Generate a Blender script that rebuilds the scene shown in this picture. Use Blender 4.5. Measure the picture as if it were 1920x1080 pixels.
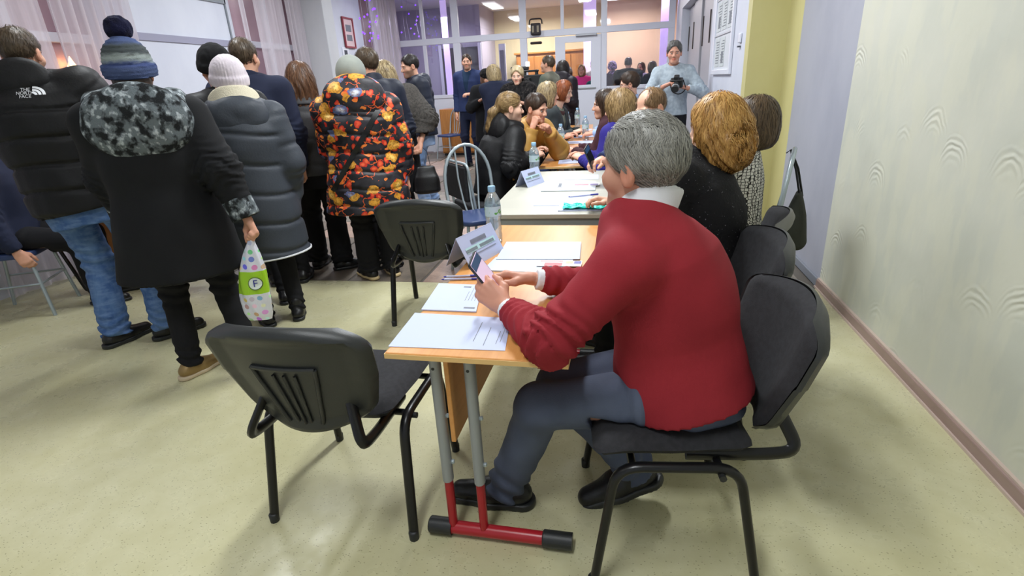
import bpy, bmesh, math, random
import numpy as np
from mathutils import Vector, Matrix

for _o in list(bpy.data.objects):
    bpy.data.objects.remove(_o)
scene = bpy.context.scene
COL = scene.collection
PI = math.pi

# ------------------------------------------------------------------ camera
FPX, YAW, PITCH, ROLL, CAMH = 1004.72, -0.20755, 0.36608, -0.05664, 1.40
def cam_axes():
    cy, sy = math.cos(YAW), math.sin(YAW)
    fwd = np.array([sy*math.cos(PITCH), cy*math.cos(PITCH), -math.sin(PITCH)])
    r = np.array([cy, -sy, 0.0]); u = np.cross(r, fwd)
    r2 = math.cos(ROLL)*r + math.sin(ROLL)*u
    u2 = -math.sin(ROLL)*r + math.cos(ROLL)*u
    return r2, u2, fwd
CR, CU, CF = cam_axes()
cam_data = bpy.data.cameras.new('camera')
cam_data.sensor_width = 36.0
cam_data.lens = FPX/1920*36.0
cam_data.clip_start = 0.05
cam = bpy.data.objects.new('camera', cam_data)
COL.objects.link(cam)
mw = Matrix.Identity(4)
for i in range(3):
    mw[i][0], mw[i][1], mw[i][2] = CR[i], CU[i], -CF[i]
mw[0][3], mw[1][3], mw[2][3] = 0, 0, CAMH
cam.matrix_world = mw
scene.camera = cam
def ray(x, y):
    return CR*((x-960)/FPX) + CU*(-(y-540)/FPX) + CF
def G(x, y, z=0.0):                       # pixel -> point at height z
    d = ray(x, y); t = (z-CAMH)/d[2]
    return np.array([t*d[0], t*d[1], z])
def Yp(x, y, Y):                          # pixel -> point at depth Y
    d = ray(x, y); t = Y/d[1]
    return np.array([t*d[0], Y, CAMH+t*d[2]])
def Xp(x, y, X):                          # pixel -> point on plane X
    d = ray(x, y); t = X/d[0]
    return np.array([X, t*d[1], CAMH+t*d[2]])

# ------------------------------------------------------------------ world, light, exposure
world = bpy.data.worlds.new('world'); scene.world = world
world.use_nodes = True
world.node_tree.nodes['Background'].inputs[0].default_value = (0.55, 0.62, 0.75, 1)
world.node_tree.nodes['Background'].inputs[1].default_value = 0.03
vs = scene.view_settings
vs.view_transform = 'Standard'; vs.look = 'None'; vs.gamma = 1.0
vs.use_curve_mapping = False
vs.exposure = -0.22
ZC = 3.25                                  # ceiling height
def area(name, loc, sx, sy, power, color=(1, 1, 1), rot=(0, 0, 0)):
    l = bpy.data.lights.new(name, 'AREA'); l.shape = 'RECTANGLE'
    l.size, l.size_y, l.energy, l.color = sx, sy, power, color
    o = bpy.data.objects.new(name, l); COL.objects.link(o)
    o.location = loc; o.rotation_euler = rot
    return o
COOL = (0.93, 0.97, 1.0)
LIGHT_SPOTS = [(-0.55, 0.2), (-3.0, 0.4), (-0.55, 3.4), (-3.0, 3.4), (-0.9, 6.4), (-3.1, 6.4), (-0.9, 9.6), (-3.1, 9.6)]
LIGHT_POW = [46, 5, 104, 46, 76, 58, 60, 50]
for (lx, ly), lp in zip(LIGHT_SPOTS, LIGHT_POW):
    area('ceiling_lamp_light', (lx, ly, ZC-0.09), 0.28, 1.15, lp, COOL)
area('lobby_lamp_light', (0.1, 14.6, 3.0), 1.1, 0.3, 85, (1.0, 0.93, 0.82))
area('lobby_lamp_light', (-2.3, 14.8, 3.0), 1.1, 0.3, 110, (1.0, 0.95, 0.88))
area('lobby_violet_light', (0.8, 13.0, 2.9), 0.4, 0.4, 10, (0.7, 0.45, 1.0))
area('lobby_violet_light', (-4.2, 13.2, 2.9), 0.6, 0.6, 45, (0.8, 0.72, 1.0))

# ------------------------------------------------------------------ materials
def c(r, g, b):
    f = lambda v: (v/255/12.92) if v/255 <= 0.04045 else ((v/255+0.055)/1.055)**2.4
    return (f(r), f(g), f(b), 1.0)
class NT:
    def __init__(s, name):
        s.m = bpy.data.materials.new(name); s.m.use_nodes = True
        s.t = s.m.node_tree; s.b = s.t.nodes['Principled BSDF']; s.out = s.t.nodes['Material Output']
    def n(s, typ, out=0, props=None, **ins):
        nd = s.t.nodes.new(typ)
        for k, v in (props or {}).items(): setattr(nd, k, v)
        for k, v in ins.items():
            if k.startswith('i') and k[1:].isdigit(): sock = nd.inputs[int(k[1:])]
            else: sock = nd.inputs[k.replace('_', ' ')]
            s.set(sock, v)
        return nd.outputs[out]
    def set(s, sock, v):
        if isinstance(v, bpy.types.NodeSocket): s.t.links.new(v, sock)
        else: sock.default_value = v
    def math(s, op, a, b=None, cc=None):
        nd = s.t.nodes.new('ShaderNodeMath'); nd.operation = op
        s.set(nd.inputs[0], a)
        if b is not None: s.set(nd.inputs[1], b)
        if cc is not None: s.set(nd.inputs[2], cc)
        return nd.outputs[0]
    def mix(s, f, a, b):
        nd = s.t.nodes.new('ShaderNodeMix'); nd.data_type = 'RGBA'
        s.set(nd.inputs[0], f); s.set(nd.inputs[6], a); s.set(nd.inputs[7], b)
        return nd.outputs[2]
    def ramp(s, f, lo, hi):
        nd = s.t.nodes.new('ShaderNodeMapRange'); nd.interpolation_type = 'SMOOTHSTEP'
        s.set(nd.inputs[0], f); s.set(nd.inputs[1], lo); s.set(nd.inputs[2], hi)
        return nd.outputs[0]
    def obj(s, scale=(1, 1, 1), rot=(0, 0, 0)):
        tc = s.t.nodes.new('ShaderNodeTexCoord')
        mp = s.t.nodes.new('ShaderNodeMapping')
        s.t.links.new(tc.outputs['Object'], mp.inputs[0])
        mp.inputs['Scale'].default_value = scale; mp.inputs['Rotation'].default_value = rot
        return mp.outputs[0]
    def bump(s, h, strength=0.3, dist=0.01):
        o = s.n('ShaderNodeBump', Height=h, Strength=strength, Distance=dist)
        s.t.links.new(o, s.b.inputs['Normal'])
    def noise(s, vec, scale, detail=3.0, rough=0.5):
        return s.n('ShaderNodeTexNoise', Vector=vec, Scale=scale, Detail=detail, Roughness=rough)
    def base(s, col, rough=0.5, metal=0.0, spec=0.5):
        s.set(s.b.inputs['Base Color'], col); s.set(s.b.inputs['Roughness'], rough)
        s.set(s.b.inputs['Metallic'], metal); s.set(s.b.inputs['Specular IOR Level'], spec)
        return s
_mc = {}
def M(name, col, rough=0.6, metal=0.0, col2=None, ns=8.0, bump=0.0, bs=150.0, spec=0.5, stretch=(1, 1, 1), bd=0.004):
    if name in _mc: return _mc[name]
    t = NT(name); t.base(col, rough, metal, spec)
    v = t.obj(stretch)
    if col2 is not None:
        t.set(t.b.inputs['Base Color'], t.mix(t.ramp(t.noise(v, ns, 4), 0.35, 0.65), col, col2))
    if bump: t.bump(t.noise(v, bs, 3), bump, bd)
    _mc[name] = t.m
    return t.m
def MX(name, fn):
    if name not in _mc:
        t = NT(name); fn(t); _mc[name] = t.m
    return _mc[name]

def f_lino(t):
    v = t.obj()
    n1 = t.ramp(t.noise(v, 1.3, 5, 0.6), 0.3, 0.7)
    n2 = t.ramp(t.noise(v, 9, 4, 0.6), 0.35, 0.7)
    colr = t.mix(n1, c(195, 190, 150), c(206, 202, 168))
    colr = t.mix(t.math('MULTIPLY', n2, 0.35), colr, c(183, 177, 134))
    vs_ = t.obj((1, 1.7, 1), (0, 0, 0.5))
    fl = t.n('ShaderNodeTexVoronoi', Vector=vs_, Scale=85.0)
    rnd = t.n('ShaderNodeTexWhiteNoise', Vector=t.n('ShaderNodeTexVoronoi', 2, Vector=vs_, Scale=85.0))
    m = t.math('MULTIPLY', t.math('LESS_THAN', fl, 0.22), t.math('GREATER_THAN', rnd, 0.62))
    m = t.math('MULTIPLY', m, 0.55)
    colr = t.mix(m, colr, c(105, 98, 70))
    sc = t.noise(t.obj((1, 6, 1), (0, 0, 0.7)), 5, 6, 0.7)
    colr = t.mix(t.math('MULTIPLY', t.ramp(sc, 0.62, 0.75), 0.15), colr, c(140, 134, 100))
    t.base(colr, 0.32, 0, 0.4)
    t.set(t.b.inputs['Roughness'], t.math('ADD', t.math('MULTIPLY', n2, 0.18), 0.26))
    t.bump(t.noise(v, 30, 3), 0.05, 0.002)
LINO = MX('linoleum', f_lino)
def f_slab(ca, cb):
    def f(t):
        v = t.obj()
        n1 = t.ramp(t.noise(v, 6, 6, 0.7), 0.3, 0.7)
        n2 = t.noise(v, 45, 4, 0.7)
        colr = t.mix(n1, ca, cb)
        colr = t.mix(t.math('MULTIPLY', t.ramp(n2, 0.5, 0.7), 0.5), colr, c(92, 84, 76))
        t.base(colr, 0.42, 0, 0.4)
        t.bump(n2, 0.25, 0.006)
    return f
SLABS = [MX('paving_grey', f_slab(c(150, 142, 130), c(120, 112, 102))),
         MX('paving_pink', f_slab(c(188, 160, 142), c(162, 138, 124))),
         MX('paving_brown', f_slab(c(128, 116, 102), c(104, 95, 86)))]
GROUT = M('paving_joint', c(96, 90, 84), 0.8, bump=0.3, bs=60)
def f_plaster(t):
    v = t.obj()
    # trowel arcs: rings around scattered centres, only above each centre
    v2 = t.obj((1, 1, 0.75))
    vn = t.t.nodes.new('ShaderNodeTexVoronoi'); vn.inputs['Scale'].default_value = 3.1
    t.t.links.new(v2, vn.inputs['Vector'])
    wob = t.math('MULTIPLY', t.noise(v, 4.5, 3), 0.22)
    ring = t.math('SINE', t.math('MULTIPLY', t.math('ADD', vn.outputs['Distance'], wob), 105.0))
    sub = t.n('ShaderNodeVectorMath', props={'operation': 'SUBTRACT'}, i0=v2, i1=vn.outputs['Position'])
    sx = t.n('ShaderNodeSeparateXYZ', 2, Vector=sub)
    up = t.ramp(sx, 0.02, 0.16)
    lim = t.math('MULTIPLY', t.ramp(vn.outputs['Distance'], 0.10, 0.2), t.math('SUBTRACT', 1.0, t.ramp(vn.outputs['Distance'], 0.32, 0.5)))
    pat = t.ramp(t.noise(v, 2.3, 3), 0.38, 0.52)
    msk = t.math('MULTIPLY', t.math('MULTIPLY', up, lim), pat)
    rel = t.math('MULTIPLY', ring, msk)
    soft = t.noise(v, 3.2, 4, 0.5)
    h = t.math('ADD', t.math('MULTIPLY', rel, 0.45), t.math('MULTIPLY', soft, 1.6))
    big = t.ramp(t.noise(v, 1.6, 3), 0.3, 0.7)
    colr = t.mix(big, c(208, 208, 194), c(197, 199, 186))
    colr = t.mix(t.math('MULTIPLY', t.ramp(t.noise(t.obj((1, 2.2, .8)), 4, 3), .45, .6), .5), colr, c(212, 211, 192))
    t.base(colr, 0.5, 0, 0.35)
    t.bump(h, 0.5, 0.010)
PLASTER = MX('cream_trowelled_plaster', f_plaster)
def f_paint(a, b, s=2.5):
    def f(t):
        n1 = t.ramp(t.noise(t.obj((1, 1, .5)), s, 4, 0.6), 0.3, 0.75)
        t.base(t.mix(n1, a, b), 0.5, 0, 0.4)
        t.bump(t.noise(t.obj(), 9, 4), 0.12, 0.006)
    return f
LAV = MX('lavender_paint', f_paint(c(172, 174, 186), c(160, 162, 176)))
YEL = MX('yellow_paint', f_paint(c(204, 197, 140), c(198, 190, 132)))
WHITEWALL = MX('white_paint', f_paint(c(212, 216, 228), c(204, 208, 222)))
GREYP = MX('pillar_paint', f_paint(c(196, 198, 202), c(188, 190, 196)))
CREAMW = MX('lobby_cream_paint', f_paint(c(224, 214, 176), c(217, 207, 168)))
PEACH = MX('lobby_peach_paint', f_paint(c(222, 188, 166), c(216, 182, 160)))
LILAC = MX('lobby_lilac_paint', f_paint(c(178, 174, 190), c(166, 162, 180)))
CEILM = M('ceiling_paint', c(225, 226, 226), 0.8)
PVC = M('white_plastic_frame', c(222, 225, 236), 0.35)
def f_glass(t):
    tr = t.n('ShaderNodeBsdfTransparent', Color=(0.93, 0.94, 0.97, 1))
    gl = t.n('ShaderNodeBsdfGlossy', Color=(1, 1, 1, 1), Roughness=0.03)
    lw = t.n('ShaderNodeLayerWeight', Blend=0.25)
    f = t.math('ADD', t.math('MULTIPLY', lw, 0.5), 0.05)
    mx = t.n('ShaderNodeMixShader', i0=f, i1=tr, i2=gl)
    t.t.links.new(mx, t.out.inputs[0])
GLASS = MX('window_glass', f_glass)
def f_night(t):  # reflections on the night glass painted in as mottled pink
    v = t.obj()
    n = t.ramp(t.noise(v, 1.5, 3), 0.3, 0.7)
    t.base(t.mix(n, c(168, 138, 150), c(186, 158, 168)), 0.25, 0, 0.5)
NIGHT = MX('pink_reflection_pane', f_night)
def f_sheer(t):
    n = t.noise(t.obj((1, 1, .05)), 25, 2)
    tr = t.n('ShaderNodeBsdfTransparent', Color=(1, 1, 1, 1))
    df = t.n('ShaderNodeBsdfDiffuse', Color=c(226, 220, 228))
    tl = t.n('ShaderNodeBsdfTranslucent', Color=c(226, 216, 226))
    m1 = t.n('ShaderNodeMixShader', i0=0.3, i1=df, i2=tl)
    m2 = t.n('ShaderNodeMixShader', i0=t.math('ADD', t.math('MULTIPLY', n, 0.3), 0.48), i1=tr, i2=m1)
    t.t.links.new(m2, t.out.inputs[0])
SHEER = MX('sheer_curtain', f_sheer)
def emis(name, col, s):
    def f(t):
        t.base(col, 0.5); t.set(t.b.inputs['Emission Color'], col); t.set(t.b.inputs['Emission Strength'], s)
    return MX(name, f)
LAMP = emis('lamp_diffuser', (0.95, 0.98, 1, 1), 4.0)
VIOLET = emis('violet_fairy_light', (0.16, 0.04, 1, 1), 3.0)
VIOLETP = emis('violet_light_strip', (0.74, 0.58, 1, 1), 0.6)
WARML = emis('warm_reflection_glow', (1, 0.55, 0.2, 1), 14.0)  # glow colour for a warm light reflected in the window
def f_wood(a, b, along=(1, 12, 12)):
    def f(t):
        n = t.ramp(t.noise(t.obj(along), 3, 6, 0.6), 0.3, 0.7)
        t.base(t.mix(n, a, b), 0.34, 0, 0.45)
    return f
BEECH = MX('beech_laminate', f_wood(c(216, 154, 88), c(206, 143, 78), (14, 1, 14)))
BEECHE = M('beech_edge_band', c(224, 184, 120), 0.4)
CABW = MX('orange_wood', f_wood(c(190, 130, 70), c(172, 112, 56), (10, 10, 1)))
WTOP = M('ivory_laminate', c(184, 182, 168), 0.35, col2=c(177, 175, 162), ns=5)
GREYL = M('grey_laminate', c(148, 152, 150), 0.5)
STEEL = M('grey_enamelled_steel', c(152, 156, 158), 0.35, 0.15)
SILV = M('silver_enamel', c(168, 180, 186), 0.28, 0.35)
REDM = M('red_enamelled_steel', c(168, 28, 40), 0.3, 0.0)
BLKP = M('black_plastic', c(34, 36, 37), 0.42, bump=0.15, bs=500)
BLKP2 = M('black_shell_plastic', c(44, 46, 46), 0.38, bump=0.25, bs=420, bd=0.002)
GRYP = M('worn_grey_plastic', c(96, 96, 90), 0.45, bump=0.2, bs=300)
BLKM = M('black_enamelled_steel', c(22, 22, 24), 0.3, 0.2)
BLKF = M('black_woven_fabric', c(38, 38, 42), 0.9, col2=c(30, 30, 33), ns=60, bump=0.5, bs=700, bd=0.002)
BLUES = M('blue_vinyl', c(48, 66, 110), 0.45)
PAPER = M('white_paper', c(190, 199, 230), 0.6)
INK = M('grey_print', c(120, 124, 132), 0.7)
INKD = M('dark_print', c(70, 74, 84), 0.7)

# ------------------------------------------------------------------ mesh helpers
def link(name, me, mats, parent=None, smooth=False):
    o = bpy.data.objects.new(name, me); COL.objects.link(o)
    for m in (mats if isinstance(mats, (list, tuple)) else [mats]): me.materials.append(m)
    if parent is not None: o.parent = parent
    if smooth:
        me.polygons.foreach_set('use_smooth', np.ones(len(me.polygons), bool))
    return o
def tag(o, label=None, cat=None, group=None, kind=None):
    if label: o['label'] = label
    if cat: o['category'] = cat
    if group: o['group'] = group
    if kind: o['kind'] = kind
    return o
def thing(name, label, cat, loc=(0, 0, 0), rz=0.0, group=None):
    o = bpy.data.objects.new(name, None); COL.objects.link(o)
    o.empty_display_size = 0.1
    o.location = loc; o.rotation_euler = (0, 0, rz)
    return tag(o, label, cat, group)
class MB:
    """collects geometry for one mesh"""
    def __init__(s): s.v = []; s.f = []; s.mi = []
    def add(s, v, f, mi=0):
        o = len(s.v); s.v += [tuple(map(float, p)) for p in v]
        s.f += [tuple(i+o for i in q) for q in f]; s.mi += [mi]*len(f)
        return s
    def box(s, lo, hi, mi=0):
        (a, b, d), (e, f, g) = lo, hi
        v = [(a, b, d), (e, b, d), (e, f, d), (a, f, d), (a, b, g), (e, b, g), (e, f, g), (a, f, g)]
        return s.add(v, [(3, 2, 1, 0), (4, 5, 6, 7), (0, 1, 5, 4), (1, 2, 6, 5), (2, 3, 7, 6), (3, 0, 4, 7)], mi)
    def tube(s, pts, r, n=8, mi=0, cap=True, squash=1.0, up=(0, 0, 1)):
        P = [np.array(p, float) for p in pts]
        rr = r if isinstance(r, (list, tuple, np.ndarray)) else [r]*len(P)
        vs_, fs = [], []
        prev = None
        for i, p in enumerate(P):
            d = P[min(i+1, len(P)-1)]-P[max(i-1, 0)]; d = d/(np.linalg.norm(d)+1e-9)
            if prev is None:
                u = np.array(up, float)
                if abs(d@u) > 0.95: u = np.array([1.0, 0, 0])
                if abs(d@u) > 0.95: u = np.array([0, 1.0, 0])
                a = np.cross(d, u)
            else: a = prev-d*(prev@d)
            a /= np.linalg.norm(a)+1e-9; b = np.cross(d, a); prev = a
            for k in range(n):
                t = 2*PI*k/n
                vs_.append(p+a*math.cos(t)*rr[i]+b*math.sin(t)*rr[i]*squash)
        for i in range(len(P)-1):
            for k in range(n):
                k2 = (k+1) % n
                fs.append((i*n+k, i*n+k2, (i+1)*n+k2, (i+1)*n+k))
        if cap:
            fs.append(tuple(range(n-1, -1, -1))); fs.append(tuple((len(P)-1)*n+k for k in range(n)))
        return s.add(vs_, fs, mi)
    def lathe(s, prof, n=16, at=(0, 0, 0), mi=0):
        vs_, fs = [], []
        for r, z in prof:
            for k in range(n):
                t = 2*PI*k/n; vs_.append((at[0]+r*math.cos(t), at[1]+r*math.sin(t), at[2]+z))
        m = len(prof)
        for i in range(m-1):
            for k in range(n):
                k2 = (k+1) % n
                fs.append((i*n+k, i*n+k2, (i+1)*n+k2, (i+1)*n+k))
        fs.append(tuple(range(n-1, -1, -1))); fs.append(tuple((m-1)*n+k for k in range(n)))
        return s.add(vs_, fs, mi)
    def prism(s, poly, z0, z1, mi=0):
        n = len(poly)
        v = [(x, y, z0) for x, y in poly]+[(x, y, z1) for x, y in poly]
        f = [tuple(range(n-1, -1, -1)), tuple(range(n, 2*n))]+[(i, (i+1) % n, n+(i+1) % n, n+i) for i in range(n)]
        return s.add(v, f, mi)
    def grid(s, fn, nu, nv, mi=0, thick=None):
        """fn(u,v)->point, or with thick: fn(u,v)->(point, normal) shell"""
        if thick is None:
            v = [fn(i/(nu-1), j/(nv-1)) for i in range(nu) for j in range(nv)]
            f = [(i*nv+j, (i+1)*nv+j, (i+1)*nv+j+1, i*nv+j+1) for i in range(nu-1) for j in range(nv-1)]
            return s.add(v, f, mi)
        A = [fn(i/(nu-1), j/(nv-1)) for i in range(nu) for j in range(nv)]
        N = nu*nv
        v = [np.array(p)+np.array(q)*thick/2 for p, q in A]+[np.array(p)-np.array(q)*thick/2 for p, q in A]
        f = []
        for i in range(nu-1):
            for j in range(nv-1):
                a, b, cc, d = i*nv+j, (i+1)*nv+j, (i+1)*nv+j+1, i*nv+j+1
                f.append((a, b, cc, d)); f.append((N+d, N+cc, N+b, N+a))
        rim = [j for j in range(nv)]+[i*nv+nv-1 for i in range(1, nu)]+[(nu-1)*nv+j for j in range(nv-2, -1, -1)]+[i*nv for i in range(nu-2, 0, -1)]
        for q in range(len(rim)):
            a, b = rim[q], rim[(q+1) % len(rim)]
            f.append((a, b, N+b, N+a))
        return s.add(v, f, mi)
    def mesh(s, name, bevel=0.0, seg=2, fix=True):
        me = bpy.data.meshes.new(name); me.from_pydata(s.v, [], s.f)
        me.polygons.foreach_set('material_index', s.mi)
        if fix or bevel:
            bm = bmesh.new(); bm.from_mesh(me)
            if fix: bmesh.ops.recalc_face_normals(bm, faces=bm.faces)
            if bevel:
                es = [e for e in bm.edges if len(e.link_faces) == 2 and e.calc_face_angle(0) > 0.6]
                bmesh.ops.bevel(bm, geom=es, offset=bevel, segments=seg, affect='EDGES', profile=0.5, clamp_overlap=True)
            bm.to_mesh(me); bm.free()
        me.update()
        return me
    def build(s, name, mats, parent=None, bevel=0.0, seg=2, smooth=None, fix=True):
        o = link(name, s.mesh(name, bevel, seg, fix), mats, parent)
        if smooth is not None:
            shade(o.data, smooth)
        return o
def shade(me, ang=40):
    me.polygons.foreach_set('use_smooth', np.ones(len(me.polygons), bool))
    try: me.set_sharp_from_angle(angle=math.radians(ang))
    except Exception: pass
def bend(pts, r=0.04, n=5):
    """round the corners of a polyline"""
    P = [np.array(p, float) for p in pts]; out = [P[0]]
    for i in range(1, len(P)-1):
        a, b, d = P[i-1], P[i], P[i+1]
        u = (a-b); v = (d-b); lu, lv = np.linalg.norm(u), np.linalg.norm(v)
        q = min(r, lu*0.49, lv*0.49); s, e = b+u/lu*q, b+v/lv*q
        for k in range(n+1):
            t = k/n; out.append((1-t)**2*s+2*t*(1-t)*b+t*t*e)
    out.append(P[-1]); return out
def copy_tree(o, parent=None):
    n = o.copy(); COL.objects.link(n); n.parent = parent
    for ch in [x for x in bpy.data.objects if x.parent == o]: copy_tree(ch, n)
    return n
def struct(name, mb, mats, label, cat, parent=None, **k):
    o = mb.build(name, mats, parent, **k)
    if parent is None: tag(o, label, cat, kind='structure')
    return o
def rrect(w, h, r, n=5, cx=0, cy=0):
    out = []
    for (sx, sy, a0) in ((1, 1, 0), (-1, 1, 90), (-1, -1, 180), (1, -1, 270)):
        for k in range(n+1):
            t = math.radians(a0+90*k/n)
            out.append((cx+sx*(w/2-r)+r*math.cos(t), cy+sy*(h/2-r)+r*math.sin(t)))
    return out
RND = random.Random(7)

# ================================================================== SETTING
XL, XR, XW = -4.8, 1.335, 1.045           # left wall, right wall, narrowed right wall
YB, YF, YS, YP, YE = -1.6, 3.66, 5.2, 12.0, 16.2   # back, floor change, step in wall, partition, lobby end
struct('floor', MB().box((XL, YB, -0.04), (XR, YF, 0)), LINO, 'pale yellow-green speckled linoleum floor in the foreground', 'floor')
fl2 = struct('floor', MB().box((XL-2, YF, -0.06), (XR+1.5, YE, -0.012)), GROUT, 'grey and pinkish stone paved floor of the hall beyond the linoleum', 'floor')
y = YF+0.004; row = 0
slab_n = 0
while y < YP-0.1:
    dy = RND.uniform(0.5, 0.72); x = XL-RND.uniform(0, 0.5)
    y2 = min(y+dy, YP-0.02)
    while x < XR:
        dx = RND.uniform(0.55, 1.05)
        x0, x1 = max(x, XL)+0.012, min(x+dx, XR-0.004)-0.012
        if x1-x0 > 0.06 and not (y > YS and x0 > XW):
            j = lambda: RND.uniform(-0.03, 0.03)
            ya, yb = y+0.010, y2-0.010
            poly = [(x0, ya), (x1, ya), (x1, yb), (x0, yb)]
            h = RND.uniform(-0.003, 0.0)
            wts = [0.5, 0.28, 0.22] if y > YF+0.9 else [0.35, 0.05, 0.6]
            MB().prism(poly, -0.02, h).build('paving_slab', RND.choices(SLABS, wts)[0], fl2, bevel=0.006, seg=1)
            slab_n += 1
        x += dx
    y = y2; row += 1

struct('ceiling', MB().box((XL, YB, ZC), (XR, YP, ZC+0.1)), CEILM, 'plain white ceiling above the hall', 'ceiling')
struct('wall_right', MB().box((XR, YB, 0), (XR+0.2, 3.70, ZC)), PLASTER, 'cream plaster wall with raised trowel arcs', 'wall')
struct('wall_right', MB().box((XR, 3.70, 0), (XR+0.2, 4.82, ZC)), LAV, 'lavender grey painted wall strip beside the cream plaster', 'wall')
struct('wall_right', MB().box((XR, 4.82, 0), (XR+0.2, YS, ZC)).box((XW, YS, 0), (XR+0.2, YS+0.15, ZC)), YEL, 'yellow painted wall corner behind the seated women', 'wall')
dY0, dY1, dZ = 7.35, 11.0, 2.46           # door recess in the white right wall
struct('wall_right', MB().box((XW, YS+0.15, 0), (XW+0.15, dY0, ZC)).box((XW, dY1, 0), (XW+0.15, YP, ZC)).box((XW, dY0, dZ), (XW+0.15, dY1, ZC)),
       WHITEWALL, 'white painted wall carrying the notice board', 'wall')
dr = struct('door_1', MB().box((XW+0.36, dY0-0.2, 0), (XW+0.40, dY1+0.2, ZC)), M('grey_reveal', c(150, 152, 160), 0.6), 'grey double door set in a deep recess of the white wall', 'door')
DOORG = M('grey_door_paint', c(176, 176, 184), 0.45)
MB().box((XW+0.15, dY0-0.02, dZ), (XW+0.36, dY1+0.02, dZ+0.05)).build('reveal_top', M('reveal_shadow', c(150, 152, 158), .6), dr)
MB().box((XW+0.15, dY0-0.05, 0), (XW+0.36, dY0, dZ)).build('reveal_side', WHITEWALL, dr)
MB().box((XW+0.15, dY1, 0), (XW+0.36, dY1+0.05, dZ)).build('reveal_side', WHITEWALL, dr)
for k in range(4):
    a = dY0+0.03+k*(dY1-dY0-0.06)/4; b = a+(dY1-dY0-0.06)/4-0.03
    lf = MB().box((XW+0.10+0.03*(k % 2), a, 0.01), (XW+0.15+0.03*(k % 2), b, dZ-0.02)).build('door_leaf', DOORG, dr, bevel=0.006)
    MB().box((XW+0.085+0.03*(k % 2), b-0.08, 1.75), (XW+0.10+0.03*(k % 2), b-0.05, 2.15)).build('hinge_plate', M('dark_bronze', c(70, 62, 60), .4, .5), lf, bevel=.003)
struct('wall_back', MB().box((XL, YB-0.2, 0), (XR, YB, ZC)), WHITEWALL, 'white wall behind the photographer', 'wall')
BASEB = M('mauve_skirting', c(158, 134, 126), 0.4, col2=c(146, 122, 114), ns=14, stretch=(1, .2, 1))
BASEG = M('grey_skirting', c(128, 132, 142), 0.5)
bb = struct('baseboard_right', MB().box((XR-0.022, YB, 0), (XR, 3.70, 0.058)), BASEB, 'mauve brown plastic skirting along the cream wall', 'baseboard', bevel=0.006)
MB().box((XR-0.014, YB, 0.058), (XR, 3.70, 0.066)).build('skirting_lip', M('skirting_lip_plastic', c(196, 176, 164), .4), bb)
MB().box((XR-0.03, YB, 0.0), (XR-0.02, 3.70, 0.012)).build('skirting_lip', M('skirting_lip_plastic', c(196, 176, 164), .4), bb)
struct('baseboard_right', MB().box((XR-0.018, 3.70, 0), (XR, YS, 0.06)), BASEG, 'grey painted skirting below the lavender wall strip', 'baseboard', bevel=0.004)
struct('baseboard_right', MB().box((XW-0.018, YS, 0), (XW, dY0, 0.06)), BASEG, 'grey painted skirting below the notice board wall', 'baseboard', bevel=0.004)

# notice board on the white wall
nb = thing('notice_board', 'tall white framed notice board with printed sheets on the white wall', 'notice board', (XW, 6.4, 1.36))
ny0, ny1, nz1 = -0.47, 0.52, 1.45
MB().box((-0.012, ny0, 0.02), (-0.002, ny1, nz1)).build('backing', M('board_backing', c(206, 210, 216), .6), nb)
for (a, b, lo, hi) in ((ny0-0.05, ny0, 0, nz1), (ny1, ny1+0.05, 0, nz1), (ny0, ny1, 0, 0.05), (ny0, ny1, nz1-0.05, nz1)):
    MB().box((-0.03, a, lo), (-0.002, b, hi)).build('frame_bar', PVC, nb, bevel=0.005)
for r in range(4):
    z0 = 0.07+r*0.35
    MB().box((-0.022, ny0, z0+0.315), (-0.012, ny1, z0+0.33)).build('pocket_rail', M('board_rail', c(188, 192, 200), .4), nb)
    for q in range(3):
        y0 = ny0+0.05+q*0.31
        if RND.random() < 0.12: continue
        sh = MB().box((-0.016, y0, z0+0.01), (-0.013, y0+0.24, z0+0.29)).build('printed_sheet', M('notice_paper', c(198, 204, 206), .6), nb)
        mb = MB()
        for L in range(9):
            zz = z0+0.25-L*0.026
            mb.box((-0.0175, y0+0.02, zz), (-0.016, y0+RND.uniform(.12, .22), zz+0.009))
        if (r+q) % 2: mb.box((-0.0176, y0+0.05, z0+0.04), (-0.016, y0+0.16, z0+0.15))
        mb.build('print', INK, sh)
sw = thing('wall_switch', 'small white switch on the white wall beside the notice board', 'switch', (XW, 5.55, 1.66))
MB().box((-0.02, -0.04, -0.04), (-0.001, 0.04, 0.04)).build('plate', PVC, sw, bevel=0.008)
MB().box((-0.026, -0.02, -0.075), (-0.001, 0.02, -0.062)).build('cable_clip', INKD, sw)

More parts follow.
